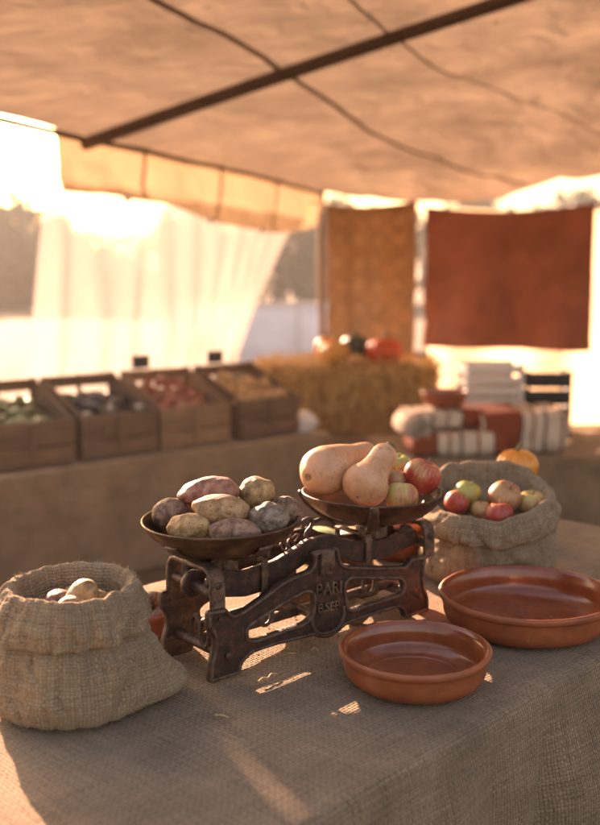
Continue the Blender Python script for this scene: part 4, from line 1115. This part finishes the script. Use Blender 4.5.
for i, (x, y, z, c) in enumerate(((-.318, 1.352, .147, 'tan'), (-.345, 1.385, .145, 'rose'), (-.295, 1.395, .142, 'yellow'), (-.335, 1.41, .140, 'tan'), (-.31, 1.375, .160, 'yellow'))):
    o = blob('potato', (.027, .023, .021), PM[c], .05, 1.3, 70 + i, 32, 20); o.location = (x, y, TT + z); o.rotation_euler = (0, .2 * i, i * 1.1)
    tag(o, 'tan potato inside the rolled sack at the left', 'potato', 'potatoes in the left sack')
profR = [(.015, .002), (.08, .001), (.112, .003), (.126, .02), (.131, .06), (.127, .098), (.114, .116), (.103, .127), (.112, .118), (.131, .114), (.138, .128), (.132, .156), (.122, .172), (.113, .177), (.106, .169), (.101, .148), (.095, .128), (.06, .122), (.015, .120)]
def zr(a, z, h, inner):
    s = math.sin(a); c = math.cos(a)
    if h < .3: return z
    k = min(1, (h - .3) / .5)
    return z + k * (.040 * max(0, s) ** .7 - .034 * max(0, -s) ** 1.0 + .012 * c * (1 if s < 0 else 0))
sack('burlap_sack', (.384, 1.975, TT + .004), profR, 'wide open burlap sack of apples behind the terracotta dishes', 8, ear=(R(200), .015, .05, 8), pleats=.035, zfn=zr)
for i, (q, y, r_, mt, lb, tl) in enumerate((((467, 495), 1.985, .029, 'green', 'green apple at the left inside the apple sack', (10, 15, 0)),
        ((504.5, 498), 1.955, .0345, 'russet', 'large russet apple at the right inside the apple sack', (30, 0, 40)),
        ((456, 503), 1.935, .025, 'red', 'red apple against the left rim of the apple sack', (0, 40, 0)),
        ((499, 516), 1.905, .029, 'red', 'pinkish red apple at the front rim of the apple sack', (-10, 0, 0)),
        ((481, 511), 1.925, .021, 'russet', 'small tan apple in the middle of the apple sack', (0, 0, 80)),
        ((532, 505), 1.96, .030, 'mixed', 'yellow and pink apple at the far right of the apple sack', (10, 0, 0)))):
    apple(wpt(q[0], q[1], y), r_, AM[mt], lb, 'apples in the sack', tl, 20 + i)
# orange pumpkin behind the sack
pumpkin((.497, 2.25, TT + .176), .048, .86, M['pumpkin_orange'], 'small orange pumpkin standing on a clay pot behind the apple sack', 9)
dish('clay_pot', (.497, 2.25, TT + .004), .048, .040, .14, 'small clay pot under the orange pumpkin behind the apple sack', cat='pot')

# ------------------------------------------------------------------ straw wisps on the cloth
def straw(px, py, pts, label):
    p = R(8.1); X = (px - 300) / 1000; Y = (py - 412.5) / 1000
    d = Vector((X, math.cos(p) - Y * math.sin(p), -math.sin(p) - Y * math.cos(p))); q = d * (.615 / -d.z)
    bm = bmesh.new(); sweep(bm, crom([(a * .001, b * .001, c * .001) for a, b, c in pts], 5), .0011, 6)
    tag(finish('straw_wisp', bm, M['straw'], loc=(q.x, q.y, TT + .0055)), label, 'straw', 'straw wisps on the burlap')
straw(268, 677, [(-14, -18, 0), (-7, -8, 2), (0, -4, 0), (5, 6, 2), (14, 12, 0)], 'bent straw wisp on the burlap in front of the scale')
straw(315, 650, [(-5, -2, 0), (0, 3, 3), (3, 0, 1), (5, -4, 0)], 'tiny curled straw bit between the scale and front dish')
straw(292, 654, [(-6, 3, 0), (0, 0, 1), (6, 2, 0)], 'short straw fragment near the middle of the scale base')
straw(222, 716, [(-10, 2, 0), (0, 0, 1), (9, -5, 0)], 'short straw piece right of the left sack corner')

bm = bmesh.new(); r = random.Random(21)
for _ in range(260):
    a = r.uniform(0, 2 * math.pi); q = abs(r.gauss(0, .2)) + .02
    x, y = .03 + q * 1.3 * math.cos(a) * .9, 1.52 + q * math.sin(a)
    n_ = -math.sin(FA) * x + math.cos(FA) * y
    if n_ < .78 or n_ > 1.5: continue
    g = bmesh.ops.create_icosphere(bm, subdivisions=1, radius=r.uniform(.0006, .0019) * (1.5 if r.random() < .08 else 1))
    st = Vector((r.uniform(.7, 1.8), r.uniform(.7, 1.3), r.uniform(.5, .9)))
    for v in g['verts']: v.co = Vector((v.co.x * st.x, v.co.y * st.y, v.co.z * st.z)) + Vector((x, y, TT + .0048))
tag(finish('soil_crumbs', bm, M['stem'], smooth=False), 'dry soil crumbs scattered on the burlap around the scale', 'crumbs', kind='stuff')

# ------------------------------------------------------------------ golden evening haze
bm = bmesh.new(); box(bm, (0, 430, 2.35), (1500, 1040, 8.7))
hz = bpy.data.materials.new('haze'); hz.use_nodes = True; n = hz.node_tree.nodes; n.clear()
ov = n.new('ShaderNodeOutputMaterial'); pv = n.new('ShaderNodeVolumePrincipled')
pv.inputs['Color'].default_value = (.95, .93, .9, 1); pv.inputs['Density'].default_value = .0013; pv.inputs['Anisotropy'].default_value = .35
hz.node_tree.links.new(pv.outputs[0], ov.inputs['Volume'])
tag(finish('haze', bm, hz, smooth=False), kind='stuff')
